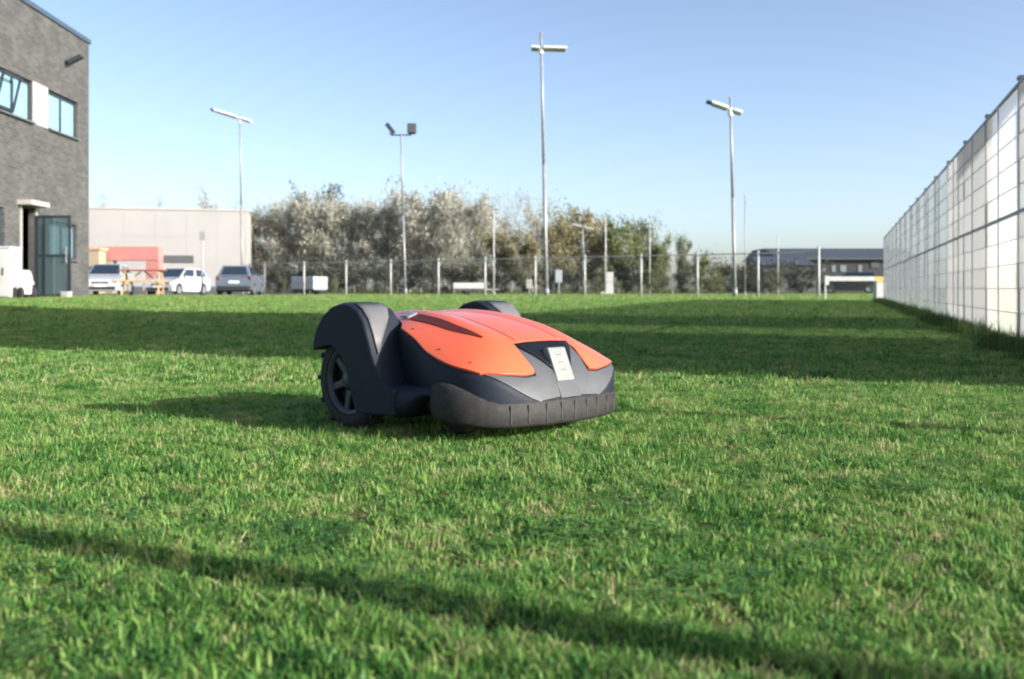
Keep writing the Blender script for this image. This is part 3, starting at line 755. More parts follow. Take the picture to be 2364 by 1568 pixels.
# ------------------------------------------------------------------ lamp masts and thin poles
def mast(name, label, px_base, px_top, top, D, r0, r1, heads, group='floodlight masts'):
    p = P(px_base, D); z = HZ(top, D); dx = (px_top - px_base) / F * D
    t = thing(name, label, 'lamp post', (p.x, p.y, 0), 0, group)
    mb = MB(); mb.tube((0, 0, -.05), (dx * .5, 0, z * .5), r0, (r0 + r1) / 2, 14); mb.tube((dx * .5, 0, z * .5), (dx, 0, z), (r0 + r1) / 2, r1, 14)
    mb.build('pole', MT['galv'], t, smooth=True)
    MB().tube((0, 0, 0), (0, 0, .35), r0 + .02, n=14).build('base_sleeve', MT['galv'], t, smooth=True)
    MB().tube((dx, 0, z), (dx, 0, z + .05), r1 + .01, n=14).build('cap', MT['galv'], t, smooth=True)
    heads(t, dx, z, D)
    return t
def flat_heads(tilt, x_l, x_r, zc, w=.42, dark_end=False):
    """two flat panel luminaires on a common arm (offsets in metres from the pole axis)"""
    def f(t, dx, z, D):
        k = math.tan(tilt)
        arm = MB(); arm.tube((dx + x_l * .7, 0, zc - x_l * .7 * k), (dx + x_r * .7, 0, zc - x_r * .7 * k), .05, n=8)
        arm.tube((dx, 0, zc - .25), (dx, 0, zc + .06), .11, n=10); arm.build('arm', MT['head_white'], t)
        for a, b in ((x_l, -.10), (.10, x_r)):
            if abs(b - a) < .2: continue
            h = bpy.data.objects.new('lamp_head', None); COL.objects.link(h); h.parent = t
            c = (a + b) / 2; h.location = (dx + c, 0, zc - c * k); h.rotation_euler = (math.radians(-12), tilt, 0)
            MB().box((0, 0, .02), (abs(b - a), w, .10)).build('housing', MT['head_white'], h, bevel=.03)
            MB().box((0, 0, -.04), (abs(b - a) * .86, w * .8, .02)).build('lens', MT['lamp_lens'], h)
            if dark_end and a < 0: MB().box((-abs(b - a) / 2 - .09, 0, .01), (.22, w * .7, .09)).build('driver_box', MT['lamp_dark'], h, bevel=.02)
    return f
D1 = 58.0
mast('lamp_mast', 'slim lamp post with tilted white head in front of the white hall corner', 560, 554, 268, D1, .066, .045,
     flat_heads(math.radians(17), -1.55, .68, HZ(274, D1), .40, True))
def floods(t, dx, z, D):
    s = D / F
    MB().tube((dx - 24 * s, 0, z), (dx + 24 * s, 0, z), .035, n=8).build('arm', MT['lamp_dark'], t)
    for sx, ry, rz in ((-1, math.radians(-38), math.radians(60)), (1, 0, math.radians(8))):
        h = bpy.data.objects.new('lamp_head', None); COL.objects.link(h); h.parent = t
        h.location = (dx + sx * 25 * s, 0, z + .06)
        MB().box((0, 0, .27), (.46, .20, .50) if sx > 0 else (.22, .44, .56), ry=ry, rz=0).build('housing', MT['lamp_dark'], h, bevel=.03)
        if sx > 0: MB().box((0, -.11, .27), (.38, .02, .42)).build('lens', MT['lamp_lens'], h).data.materials[0] = MT['vent_dark']
        MB().box((0, 0, .0), (.30 if sx > 0 else .12, .06, .05)).build('bracket', MT['lamp_dark'], h)
mast('lamp_mast', 'mast with two black floodlights on a short crossbar', 936, 926, 312, 50, .058, .042, floods)
D3 = 50.0
mast('lamp_mast', 'tallest floodlight mast with flat white head near the middle', 1262, 1249, 78, D3, .105, .056,
     flat_heads(math.radians(1.5), -.50, 1.28, HZ(113, D3), .5))
D4 = 41.0
mast('lamp_mast', 'right hand lamp mast with tilted white head and dark end', 1697, 1686, 228, D4, .074, .046,
     flat_heads(math.radians(19), -.82, .46, HZ(254, D4), .36, True))
def small_heads(t, dx, z, D):
    for s in (-1, 1):
        h = bpy.data.objects.new('lamp_head', None); COL.objects.link(h); h.parent = t; h.location = (dx + s * .36, 0, z + .02 - s * .08)
        h.rotation_euler = (0, math.radians(13), 0)
        MB().box((0, 0, 0), (.62, .30, .09)).build('housing', MT['lamp_white'], h, bevel=.02)
mast('street_lamp', 'short street lamp with pale double head before the olive trees', 1346, 1345, 524, 62, .06, .045, small_heads)

def thin_pole(label, px, D, top, r, m='galv_light'):
    p = P(px, D); z = HZ(top, D)
    t = thing('net_pole', label, 'pole', (p.x, p.y, 0), 0, 'thin poles beyond the wire fence')
    r *= .72
    MB().tube((0, 0, -.05), (0, 0, z), r, r * .8, 8).build('shaft', MT[m], t, smooth=True)
    MB().tube((0, 0, z), (0, 0, z + .04), r * 1.1, n=8).build('cap', MT['galv'], t)
    MB().tube((0, 0, 0), (0, 0, .2), r * 1.5, n=8).build('base_sleeve', MT['galv'], t)
thin_pole('thin pale pole just right of the bare tan trees', 1140, 49, 485, .055)
thin_pole('thin pale pole in front of the bright green tree', 1398, 56, 502, .06)
thin_pole('thin pole in front of the right flank of the green tree', 1500, 60, 516, .05)
thin_pole('thin faint pole beside the small cone shaped tree', 1552, 66, 560, .04)
thin_pole('thin tall pole close behind the right hand lamp mast', 1720, 46, 452, .04, 'galv')
thin_pole('thin pole in front of the left end of the dark building', 1796, 60, 542, .05)

# ------------------------------------------------------------------ chain link fence
def build_chainlink():
    A, B = P(611, 54), P(1890, 36.5)
    pxs = [611, 702, 799, 902, 1012, 1120, 1236, 1350, 1480, 1610, 1750, 1890]
    def on_line(px):
        k = (px - 1182.0) / F; d = B - A
        s = (k * A.y - A.x) / (d.x - k * d.y); return A + d * s
    pts = [on_line(p) for p in pxs]
    t = thing('chain_link_fence', 'pale grey chain link fence across the far end of the lawn', 'fence', pts[0])
    o0 = pts[0]; H = 1.74
    u = (B - A).normalized(); rz = math.atan2(u.y, u.x)
    pm = MB().tube((0, 0, -.05), (0, 0, H), .045, n=10).tube((0, 0, H), (0, 0, H + .03), .05, n=10).mesh('chain_post', MT['galv_light'], True)
    for i, p in enumerate(pts):
        o = obj('post', pm, t, p - o0)
        if i == len(pts) - 1: o.scale.z = 1.06
    for i in range(len(pts) - 1):
        a, b = pts[i] - o0, pts[i + 1] - o0; L = (b - a).length
        MB().tube((-L / 2, 0, 0), (L / 2, 0, 0), .024, n=6).build('top_rail', MT['galv_light'], t, loc=(a + b) / 2 + Vector((0, 0, H - .06))).rotation_euler = (0, 0, rz)
        MB().tube((-L / 2, 0, 0), (L / 2, 0, 0), .010, n=4).build('tension_wire', MT['wire'], t, loc=(a + b) / 2 + Vector((0, 0, .62))).rotation_euler = (0, 0, rz)
        mb = MB(); st = .12; h = H - .12; n = int((L + h) / st)
        for k in range(n + 1):
            for sg in (1, -1):
                x0 = -L / 2 - h + k * st; lo, hi = max(x0, -L / 2), min(x0 + h, L / 2)
                if hi - lo < .05: continue
                z0, z1 = lo - x0, hi - x0
                if sg < 0: z0, z1 = h - z0, h - z1
                w = .0028
                mb.add([(lo, 0, z0 - w), (lo, 0, z0 + w), (hi, 0, z1 + w), (hi, 0, z1 - w)], [(0, 1, 2, 3)])
        o = mb.build('wire_mesh', MT['wire'], t, loc=(a + b) / 2 + Vector((0, 0, .03))); o.rotation_euler = (0, 0, rz); o['kind'] = 'stuff'
build_chainlink()

def build_barrier():
    D = 31.0; a, b = P(1893, D), P(2017, D)
    t = thing('barrier_gate', 'pale barrier beam on a white pedestal at the far end of the white fence', 'barrier', (b.x, D - .5, 0))
    w = 22 / F * D
    MB().bb(-w / 2, w / 2, -.13, .13, -.02, HZ(652, D)).build('pedestal', MT['lamp_white'], t, bevel=.015)
    MB().bb(-w / 2 - .02, w / 2 + .02, -.15, .15, HZ(652, D), HZ(650, D)).build('pedestal_cap', MT['galv_light'], t)
    z0, z1 = HZ(649.5, D), HZ(639, D)
    MB().bb(a.x - b.x, -.16, -.05, .05, z0, z1).build('beam', MT['galv_light'], t, bevel=.01)
    MB().bb(-.16, .17, -.052, .052, z0, z1).build('beam_end', MT['yellow'], t, bevel=.01)
    MB().bb(a.x - b.x - .02, a.x - b.x + .10, -.06, .06, z0 - .12, z1 + .02).build('beam_catch', MT['galv_light'], t)
    MB().bb(a.x - b.x - .015, a.x - b.x + .03, -.03, .03, -.02, z0 - .121).build('catch_post', MT['galv_light'], t)
build_barrier()

# ------------------------------------------------------------------ dark building far right
def build_dark_building():
    D = 95.0; x0, x1 = P(1800, D).x, P(2120, D).x; c = (x0 + x1) / 2; hw = (x1 - x0) / 2
    t = thing('dark_building', 'long dark navy building with grey roof behind the barrier', 'building', (c, D, 0))
    z1, zr = HZ(597, D), HZ(573, D)
    MB().bb(-hw, hw, 0, 14, -.2, z1).build('wall', MT['navy_wall'], t)
    rf = MB().add([(-hw - .3, -.4, z1), (hw + .3, -.4, z1), (hw + .3, 14.4, z1), (-hw - .3, 14.4, z1), (-hw - .3, 4.5, zr + .15), (hw + .3, 4.5, zr + .15), (hw + .3, 9.5, zr + .15), (-hw - .3, 9.5, zr + .15)],
                  [(3, 2, 1, 0), (0, 1, 5, 4), (1, 2, 6, 5), (2, 3, 7, 6), (3, 0, 4, 7), (4, 5, 6, 7)])
    rf.build('roof', MT['roof_grey'], t)
    MB().bb(-hw - .3, hw + .3, -.5, -.41, z1 - .12, z1 + .05).build('gutter', MT['roof_grey'], t)
    zw0, zw1 = HZ(628, D), HZ(612, D)
    for px, w in ((1868, .34), (1900, .5), (1924, .42), (1946, .62), (1985, .4)):
        x = P(px, D).x - c
        o = bpy.data.objects.new('window', None); COL.objects.link(o); o.parent = t; o.location = (x, -.02, zw0)
        MB().bb(-w / 2, w / 2, -.03, .0195, 0, zw1 - zw0).build('frame', MT['frame_grey'], o)
        MB().bb(-w / 2 + .05, w / 2 - .05, -.04, -.03, .05, zw1 - zw0 - .05).build('pane', MT['dim_pane'], o)
    x = P(2020, D).x - c
    MB().bb(x - .4, x + .4, -.08, 0, HZ(618, D), HZ(604, D)).build('wall_sign', MT['roof_grey'], t)
    # low lean-to at the left
    D2 = 88.0; y0, y1 = P(1765, D2).x, P(1885, D2).x; c = (y0 + y1) / 2; hw = (y1 - y0) / 2
    t = thing('low_shed', 'low grey shed attached left of the dark navy building', 'shed', (c, D2, 0))
    MB().bb(-hw, hw, 0, 5, -.2, HZ(612, D2)).build('wall', MT['vent_dark'], t)
    MB().add([(-hw - .2, -.3, HZ(613, D2)), (hw + .2, -.3, HZ(613, D2)), (hw + .2, 5.2, HZ(588, D2)), (-hw - .2, 5.2, HZ(588, D2)), (-hw - .2, 5.2, HZ(613, D2)), (hw + .2, 5.2, HZ(613, D2))],
             [(0, 1, 2, 3), (3, 2, 5, 4), (0, 3, 4), (1, 5, 2), (4, 5, 1, 0)]).build('roof', MT['roof_grey'], t)
    for k in range(3): MB().bb(-hw + .6 + k * 1.4, -hw + 1.3 + k * 1.4, -.03, 0, 1.0, 1.7).build('window', MT['frame_grey'], t)
build_dark_building()

# ------------------------------------------------------------------ trailers behind the wire fence
def trailer(name, label, px, D, L, w, h, rz, low=.35):
    p = P(px, D)
    t = thing(name, label, 'trailer', (p.x, p.y, 0), rz)
    MB().bb(-L / 2, L / 2, -w / 2, w / 2, low, h).build('body', MT['lamp_white'], t, bevel=.03)
    MB().bb(-L / 2, L / 2, -w / 2 + .05, w / 2 - .05, low - .08, low - .002).build('chassis', MT['vent_dark'], t)
    for s in (-1, 1):
        MB().lathe_y([(0, -.06), (.15, -.07), (.25, -.06), (.27, 0), (.25, .06), (.15, .07), (0, .06)], 18).build('wheel', MT['rubber'], t, smooth=True, loc=(-.1, s * (w / 2 - .12), .26))
    MB().tube((L / 2 - .05, .3, low - .04), (L / 2 + .8, 0, low - .04), .03).tube((L / 2 - .05, -.3, low - .04), (L / 2 + .8, 0, low - .04), .03).build('drawbar', MT['galv'], t)
trailer('box_trailer', 'white box trailer behind the left part of the wire fence', 714, 55.5, 1.6, 1.2, 1.0, math.radians(152), .30)
trailer('flat_trailer', 'low flat white trailer behind the wire fence near the middle', 1082, 55, 1.75, 1.1, .66, math.radians(5), .33)
def cabinet2():
    p = P(1407, 58); t = thing('meter_cabinet', 'narrow white cabinet standing behind the wire fence under the green tree', 'cabinet', (p.x, p.y, 0))
    MB().bb(-.20, .20, -.16, .16, .05, 1.3).build('body', MT['lamp_white'], t, bevel=.02)
    MB().bb(-.18, .18, -.172, -.16, .12, 1.22).build('door', MT['lamp_white'], t)
    MB().bb(-.50, .22, -.22, .22, 0, .16).build('plinth', MT['galv_light'], t)
cabinet2()

# ------------------------------------------------------------------ trees and shrubs
def tree_meshes(seed, h, rad, bare, leaf_n, leaf_s, m_leaf, m_bark, base=.16, slim=.35, limbs=9):
    r = random.Random(seed); g = np.random.default_rng(seed)
    tr = MB(); tips = []
    def seg(p, d, L, r0, r1, n=5):
        q = p + d * L; tr.tube(p, q, r0, r1, n, False); return q
    top = Vector((r.uniform(-.3, .3), r.uniform(-.3, .3), h * .86)); p = Vector((0, 0, -.1)); tr_pts = [p]
    K = 6; tr0 = .045 * h ** .9 * .55
    for k in range(1, K + 1):
        q = Vector((top.x * k / K + r.uniform(-.12, .12), top.y * k / K + r.uniform(-.12, .12), h * .86 * k / K))
        tr.tube(p, q, tr0 * (1 - (k - 1) / K * .85), tr0 * (1 - k / K * .85), 7, False); tr_pts.append(q); p = q
    for i in range(limbs):
        f = base + (0.93 - base) * (i + r.random() * .6) / limbs
        kk = min(K - 1, int(f * K)); fr = f * K - kk
        p = tr_pts[kk].lerp(tr_pts[kk + 1], fr)
        prof = math.sin(math.pi * min(1, .22 + .74 * (f - base) / (1 - base))) ** .75
        az = i * 2.4 + r.uniform(-.5, .5); el = math.radians(r.uniform(18, 42) + 34 * f)
        d = Vector((math.cos(az) * math.cos(el), math.sin(az) * math.cos(el), math.sin(el)))
        L = rad * prof * r.uniform(.75, 1.08) / max(.35, math.cos(el)) * .8
        a = p; nseg = 3
        for k in range(nseg):
            d = (d + Vector((r.uniform(-.25, .25), r.uniform(-.25, .25), r.uniform(-.08, .2)))).normalized()
            rr = tr0 * .42 * (1 - k / nseg * .75)
            b = seg(a, d, L / nseg, rr, rr * .72)
            for _ in range(3 if k else 1):
                d2 = (d + Vector((r.uniform(-1, 1), r.uniform(-1, 1), r.uniform(-.35, .8))) * .9).normalized()
                L2 = L * r.uniform(.25, .5); c = a.lerp(b, r.uniform(.3, 1)); e = seg(c, d2, L2, rr * .45, rr * .2, 4)
                tips.append((c, e, L2))
                for _ in range(3):
                    d3 = (d2 + Vector((r.uniform(-1, 1), r.uniform(-1, 1), r.uniform(-.3, .9))) * .8).normalized()
                    s = c.lerp(e, r.uniform(.35, 1)); e3 = seg(s, d3, L2 * r.uniform(.45, .8), rr * .2, .006, 3)
                    tips.append((s, e3, L2 * .7))
            a = b
    # crown: small faces in clumps about the twigs
    n = leaf_n; idx = g.integers(0, len(tips), n)
    A = np.array([tips[i][0][:] for i in idx]); B = np.array([tips[i][1][:] for i in idx]); Ls = np.array([tips[i][2] for i in idx])
    tt = g.random((n, 1)) * 1.1; pos = A + (B - A) * tt + g.normal(0, 1, (n, 3)) * (.10 + .22 * Ls[:, None]) * (1.0 if not bare else .9)
    clump = g.random(len(tips)); rnd = np.clip(.25 + .35 * clump[idx] + g.normal(0, .16, n), 0, 1)
    ax = g.normal(0, 1, (n, 3)); ax[:, 2] += .8 if bare else 0; ax /= np.linalg.norm(ax, axis=1)[:, None]
    bx = np.cross(ax, g.normal(0, 1, (n, 3))); bx /= np.linalg.norm(bx, axis=1)[:, None]
    sl = leaf_s * (.5 + g.random((n, 1))); sw = sl * slim
    V = np.stack([pos - ax * sl * .5, pos + bx * sw * .5, pos + ax * sl * .5, pos - bx * sw * .5], 1).reshape(-1, 3)
    me = bpy.data.meshes.new('crown'); me.from_pydata(V.tolist(), [], [(4 * i, 4 * i + 1, 4 * i + 2, 4 * i + 3) for i in range(n)]); me.update()
    at = me.attributes.new('rnd', 'FLOAT', 'POINT'); at.data.foreach_set('value', np.repeat(rnd, 4).astype(np.float32))
    me.materials.append(m_leaf)
    return tr.mesh('trunk', m_bark, True), me

REF_H = 6.5
TK = {
    'tan': [tree_meshes(100 + i, REF_H, 2.9, True, 9000, .27, MT['leaf_tan'], MT['bark_pale'], .10, .24, 12) for i in range(4)],
    'grey': [tree_meshes(120 + i, REF_H, 2.7, True, 4200, .30, MT['leaf_grey'], MT['bark_pale'], .2, .16, 11) for i in range(2)],
    'olive': [tree_meshes(140 + i, REF_H, 2.9, False, 9500, .25, MT['leaf_olive'], MT['bark'], .06, .5, 13) for i in range(2)],
    'green': [tree_meshes(160 + i, REF_H, 3.1, False, 11000, .25, MT['leaf_green'], MT['bark'], .05, .55, 13) for i in range(2)],
    'pine': [tree_meshes(180, REF_H, 2.4, False, 6000, .30, MT['leaf_pine'], MT['bark'], .25, .4, 12)],
    'shrub': [tree_meshes(200 + i, 2.0, 1.7, False, 2600, .17, MT['leaf_shrub'], MT['bark'], .02, .5, 9) for i in range(3)],
    'paleshrub': [tree_meshes(220 + i, 2.0, 1.5, False, 2200, .17, MT['leaf_pale'], MT['bark'], .02, .5, 9) for i in range(2)],
}
TOPS = {}
for _k in TK:
    for _t, _c in TK[_k]:
        _z = np.empty(len(_c.vertices) * 3, np.float32); _c.vertices.foreach_get('co', _z); TOPS[_c.name] = float(np.percentile(_z[2::3], 98.5))
_tc = 0
def plant(kind, px, top, D, label, group, wide=1.0, name=None):
    global _tc
    _tc += 1
    tm, cm = TK[kind][_tc % len(TK[kind])]
    ref = 2.0 if 'shrub' in kind else REF_H
    h = HZ(top, D); s = h / TOPS[cm.name]; p = P(px, D)
    t = thing(name or ('shrub' if 'shrub' in kind else 'tree'), label, 'shrub' if 'shrub' in kind else 'tree', (p.x, p.y, 0), R.uniform(0, 6.28), group)
    t.scale = (s * wide, s * wide, s)
    obj('trunk', tm, t); obj('crown', cm, t)

G1 = 'bare tan trees beyond the wire fence'
rows = [
    ('tan', 602, 488, 86, 'bare tan tree close against the right corner of the white hall', 1.0),
    ('tan', 645, 470, 90, 'bare tan tree right of the white hall, second from its corner', 1.0),
    ('tan', 690, 458, 85, 'bare tan tree below the dark round pine crown', 1.05),
    ('tan', 742, 462, 90, 'bare tan tree just right of the dark round pine crown', 1.0),
    ('tan', 792, 466, 84, 'bare tan tree midway between the pine crown and the black floodlights', 1.0),
    ('tan', 842, 470, 89, 'greyish bare tree left of the mast with black floodlights', 1.0),
    ('tan', 888, 470, 83, 'low bare tan tree immediately left of the black floodlight mast', 1.0),
    ('tan', 945, 450, 87, 'bare tan tree directly behind the black floodlight mast', 1.05),
    ('tan', 998, 446, 82, 'tall bare tan tree right of the black floodlight mast', 1.0),
    ('tan', 1048, 444, 86, 'tallest bare tan tree between the two central masts', 1.0),
    ('tan', 1092, 462, 80, 'rightmost bare tan tree, left of the tallest mast', .9),
]
for k, px, top, D, lab, w in rows: plant(k, px, top, D, lab, G1, w)
for px, top, D, lab in ((625, 490, 98, 'hazy grey tree filling the gap behind the first two bare trees by the hall'), (715, 470, 99, 'hazy grey tree behind the bare trees under the pine crown'),
                        (770, 474, 98, 'hazy grey tree in the second row right of the pine crown'), (818, 478, 97, 'hazy grey tree in the second row midway to the black floodlight mast'),
                        (866, 478, 99, 'hazy grey tree in the second row left of the black floodlight mast'), (916, 468, 97, 'hazy grey tree in the second row at the black floodlight mast'),
                        (970, 462, 98, 'hazy grey tree in the second row right of the black floodlight mast'), (1024, 458, 97, 'hazy grey tree in the second row behind the tallest bare tan tree'),
                        (1075, 466, 99, 'hazy grey tree in the second row at the right end of the bare trees')):
    plant('grey', px, top, D, lab, 'second row of grey trees', 1.15)
G2 = 'thin grey trees far behind'
for px, top, D, lab in ((1135, 462, 100, 'thin grey far tree left of the tallest mast, beside the tan trees'), (1180, 452, 106, 'thin grey far tree midway towards the tallest mast'),
                        (1228, 460, 100, 'thin grey far tree just left of the tallest mast'), (1285, 466, 108, 'thin grey far tree just right of the tallest mast'),
                        (228, 458, 110, 'bare tree top peeping over the white hall by the grey building'), (340, 462, 112, 'faint tree top peeping over the middle of the white hall'),
                        (478, 448, 110, 'pale tree top over the right part of the white hall'), (560, 465, 104, 'bare tree top over the right corner of the white hall')):
    plant('grey', px, top, D, lab, G2, .8)
plant('pine', 722, 437, 100, 'dark blue green pine with round crown rising above the tan trees', None, 1.0, 'pine_tree')
G3 = 'leafing trees near the tallest mast'
for k, px, top, D, lab, w in (('olive', 1150, 536, 74, 'low olive tree right of the bare tan trees', 1.0), ('olive', 1210, 542, 73, 'low olive tree just left of the tallest mast', 1.0), ('olive', 1285, 512, 64, 'olive brown tree just right of the tallest mast', .9), ('olive', 1330, 486, 66, 'tallest olive brown tree behind the short street lamp', .9),
                           ('olive', 1375, 508, 68, 'olive brown tree next to the bright green tree', .85), ('green', 1425, 512, 64, 'full green tree, left of the pair with dark lower leaves', .85),
                           ('green', 1475, 514, 66, 'full green tree, right of the pair with dark lower leaves', .8), ('green', 1520, 552, 62, 'low yellow green tree at the right end of the tree row', .9),
                           ('green', 1575, 550, 72, 'small pointed green tree standing alone', .42), ('green', 1618, 588, 66, 'low bushy green tree right of the small pointed tree', .9)):
    plant(k, px, top, D, lab, G3, w)
G4 = 'dark shrubs behind the wire fence'
bays = ['first', 'second', 'third', 'fourth', 'fifth', 'sixth', 'seventh', 'eighth', 'ninth', 'tenth', 'eleventh']
pxs = [611, 702, 799, 902, 1012, 1120, 1236, 1350, 1480, 1610, 1750, 1890]
for i in range(11):
    for q, (f, side) in enumerate(((.27, 'left'), (.75, 'right'))):
        px = pxs[i] + (pxs[i + 1] - pxs[i]) * f
        k = 'paleshrub' if (i >= 7 and q == 0) or (i == 5 and q) else 'shrub'
        top = R.uniform(596, 612) if i < 5 else R.uniform(606, 624)
        plant(k, px, top, R.uniform(59, 63), '%s shrub behind the %s half of the %s wire fence bay from the left' % ('pale green' if 'pale' in k else 'dark', side, bays[i]), G4, 1.25)
for px, top, D, lab, k in ((1700, 590, 70, 'grey green shrub behind the right hand lamp mast', 'shrub'), (1655, 604, 72, 'pale shrub left of the right hand lamp mast', 'paleshrub'),
                        (1752, 606, 74, 'dark shrub in front of the low grey shed', 'shrub'), (1840, 640, 66, 'low dark shrub beside the tall end post of the wire fence', 'shrub'), (1905, 652, 64, 'low shrub under the left end of the barrier beam', 'shrub')):
    plant(k, px, top, D, lab, 'shrubs near the dark building', 1.5)
# small weedy plants at the wire fence
for px, D, top, lab in ((655, 52.5, 636, 'small pale weedy bush in front of the first wire fence bay'), (772, 51, 640, 'small pale weedy bush in front of the second wire fence bay')):
    plant('paleshrub', px, top, D, lab, 'weedy bushes at the wire fence', .55)

# ------------------------------------------------------------------ robotic mower
def build_mower():
    TH = math.radians(46.5)
    fwd = Vector((math.sin(TH), -math.cos(TH), 0))
    root = thing('robot_mower', 'orange and charcoal robotic lawn mower driving across the grass', 'mower', (-.227, 2.66, 0.004), math.atan2(fwd.y, fwd.x))
    def ip(tab, x):
        xs = [a for a, _ in tab]; ys = [b for _, b in tab]
        # monotone cubic-ish: smooth interpolation of table
        if x <= xs[0]: return ys[0]
        if x >= xs[-1]: return ys[-1]
        i = max(k for k in range(len(xs)) if xs[k] <= x)
        i = min(i, len(xs) - 2)
        h = xs[i + 1] - xs[i]; t = (x - xs[i]) / h
        def m(k):
            if k == 0: return (ys[1] - ys[0]) / (xs[1] - xs[0])
            if k == len(xs) - 1: return (ys[-1] - ys[-2]) / (xs[-1] - xs[-2])
            a = (ys[k] - ys[k - 1]) / (xs[k] - xs[k - 1]); b = (ys[k + 1] - ys[k]) / (xs[k + 1] - xs[k])
            return 0 if a * b <= 0 else 2 * a * b / (a + b)
        return (2 * t**3 - 3 * t**2 + 1) * ys[i] + (t**3 - 2 * t**2 + t) * h * m(i) + (-2 * t**3 + 3 * t**2) * ys[i + 1] + (t**3 - t**2) * h * m(i + 1)
    ZT = [(-.15, .255), (-.11, .270), (-.03, .278), (.08, .279), (.18, .272), (.28, .254), (.36, .232), (.40, .216), (.43, .196), (.455, .173), (.475, .148), (.49, .120), (.502, .086)]
    ZS = [(-.15, .22), (-.08, .250), (.05, .252), (.13, .242), (.2, .222), (.28, .190), (.36, .168), (.42, .157), (.455, .147), (.475, .132), (.49, .110), (.502, .084)]
    WW = [(-.15, .11), (-.12, .145), (0, .160), (.08, .180), (.14, .205), (.2, .222), (.28, .246), (.36, .254), (.42, .244), (.455, .222), (.48, .184), (.495, .135), (.502, .09)]
    def surf(x, v, off=0.0):
        zt, zs, w = ip(ZT, x), ip(ZS, x), ip(WW, x)
        a = abs(v); z = zt - (zt - zs) * (a ** 2.7)
        # raised flanks beside a shallow centre channel
        z += .009 * math.exp(-((a - .50) / .13) ** 2) * sstep(-.1, .05, x) * (1 - sstep(.3, .44, x))
        return Vector((x, v * w, z + off))
    def lift(x, v, off):
        e = 1e-3
        n = (surf(x + e, v) - surf(x - e, v)).cross(surf(x, min(1, v + e)) - surf(x, max(-1, v - e))).normalized()
        return surf(x, v) + n * off
    # body: shell closed by side walls
    xs = [-.15, -.145, -.13, -.11, -.08, -.04, 0, .04, .08, .12, .16, .2, .24, .28, .32, .36, .39, .42, .44, .455, .47, .48, .488, .495, .50, .502]
    vs = [-1 + 2 * i / 28 for i in range(29)]
    b = MB(); rows = []
    for x in xs:
        w, zs = ip(WW, x), ip(ZS, x)
        side = [(x, -w * .86, .055), (x, -w * .99, .075), (x, -w * 1.012, max(.09, zs - .05)), (x, -w * 1.01, zs - .012)]
        top = [tuple(surf(x, v * .995)) for v in vs]
        rows.append(side + top + [(a, -bb, c) for a, bb, c in side[::-1]])
    b.quadgrid(rows)
    n = len(rows[0]); b.f.append(tuple(range(n))[::-1]); last = (len(rows) - 1) * n; b.f.append(tuple(range(last, last + n)))
    body = b.build('body', MT['mower_dark'], root, smooth=True)
    # orange top cover: strips along v; front edge has a trapezoid notch for the nose
    def xf(v):
        a = abs(v)
        return .400 + .072 * sstep(.36, .47, a) - .016 * sstep(.6, 1, a) - .02 * sstep(.85, 1.0, a)
    vv = sorted(set([-.985, -.96, -.93] + [-.9 + .045 * i for i in range(41)] + [.93, .96, .985]))
    cv = MB(); NX = 40
    def xr(v): return -.125 + .255 * sstep(.52, 1.0, abs(v)) ** 1.2
    cv.quadgrid([[tuple(lift(xr(v) + (xf(v) - xr(v)) * (k / NX), v, .007)) for k in range(NX + 1)] for v in vv])
    cover = cv.build('cover', MT['orange'], root, smooth=True, solid=.007, bevel=.0022)
    def patch(nm, m, fx0, fx1, v0, v1, off, parent=root, nx=14, nv=12, solid=.003, bevel=.001):
        p = MB()
        p.quadgrid([[tuple(lift(fx0(v) + (fx1(v) - fx0(v)) * k / nx, v, off)) for k in range(nx + 1)] for v in [v0 + (v1 - v0) * j / nv for j in range(nv + 1)]])
        return p.build(nm, m, parent, smooth=True, solid=solid, bevel=bevel)
    # light grey front panel below the cover
    patch('front_panel', MT['mower_grey'], lambda v: xf(v) + .003, lambda v: .4995, -.97, .97, .003, nx=12, nv=60)
    # glossy dark nose insert, narrowing downwards
    ins = MB(); q = []
    for k in range(11):
        x = .403 + .066 * k / 10; hw = .38 - .22 * (k / 10) ** 1.3
        q.append([tuple(lift(x, -hw + 2 * hw * j / 12, .0055)) for j in range(13)])
    ins.quadgrid(q); ins.build('nose_insert', MT['insert'], root, smooth=True, solid=.002)
    # pale badge plate standing proud of the nose, nearly upright
    bg_ = MB().prism_y([(.438, .196), (.446, .207), (.458, .208), (.4905, .131), (.470, .118), (.44, .150)], -.031, .031).build('badge', MT['badge'], root, bevel=.004)
    MB().prism_y([(.455, .135), (.4885, .1345), (.507, .092), (.480, .088)], -.036, .036).build('badge_foot', MT['mower_grey'], root, bevel=.003)
    for k in range(3):
        x, z = .4648 + .0072 * k, .1900 - .017 * k
        MB().box((x, 0, z), (.0024, .018, .0035), ry=math.radians(23)).build('emblem_bar', MT['badge_mark'], bg_)
    # recessed slots and pale catches on the cover
    for s in (-1, 1):
        m = MB(); q = []
        for k in range(13):
            x = .105 + .25 * k / 12; c = .70 - .14 * k / 12; hw = .080 * (1 - (k / 12)) ** .8 + .008
            q.append([tuple(lift(x, s * (c + hw * (j / 4 - .5) * 2), .0088)) for j in range(5)])
        m.quadgrid(q if s > 0 else [r[::-1] for r in q]); m.build('recess', MT['slot_red'], cover, smooth=True)
        m = MB(); q = []
        for k in range(5):
            x = .060 + .040 * k / 4; q.append([tuple(lift(x, s * (.71 + .09 * (j / 4 - .5) * 2), .010)) for j in range(5)])
        m.quadgrid(q if s > 0 else [r[::-1] for r in q]); m.build('catch', MT['badge'], cover, smooth=True, solid=.003)
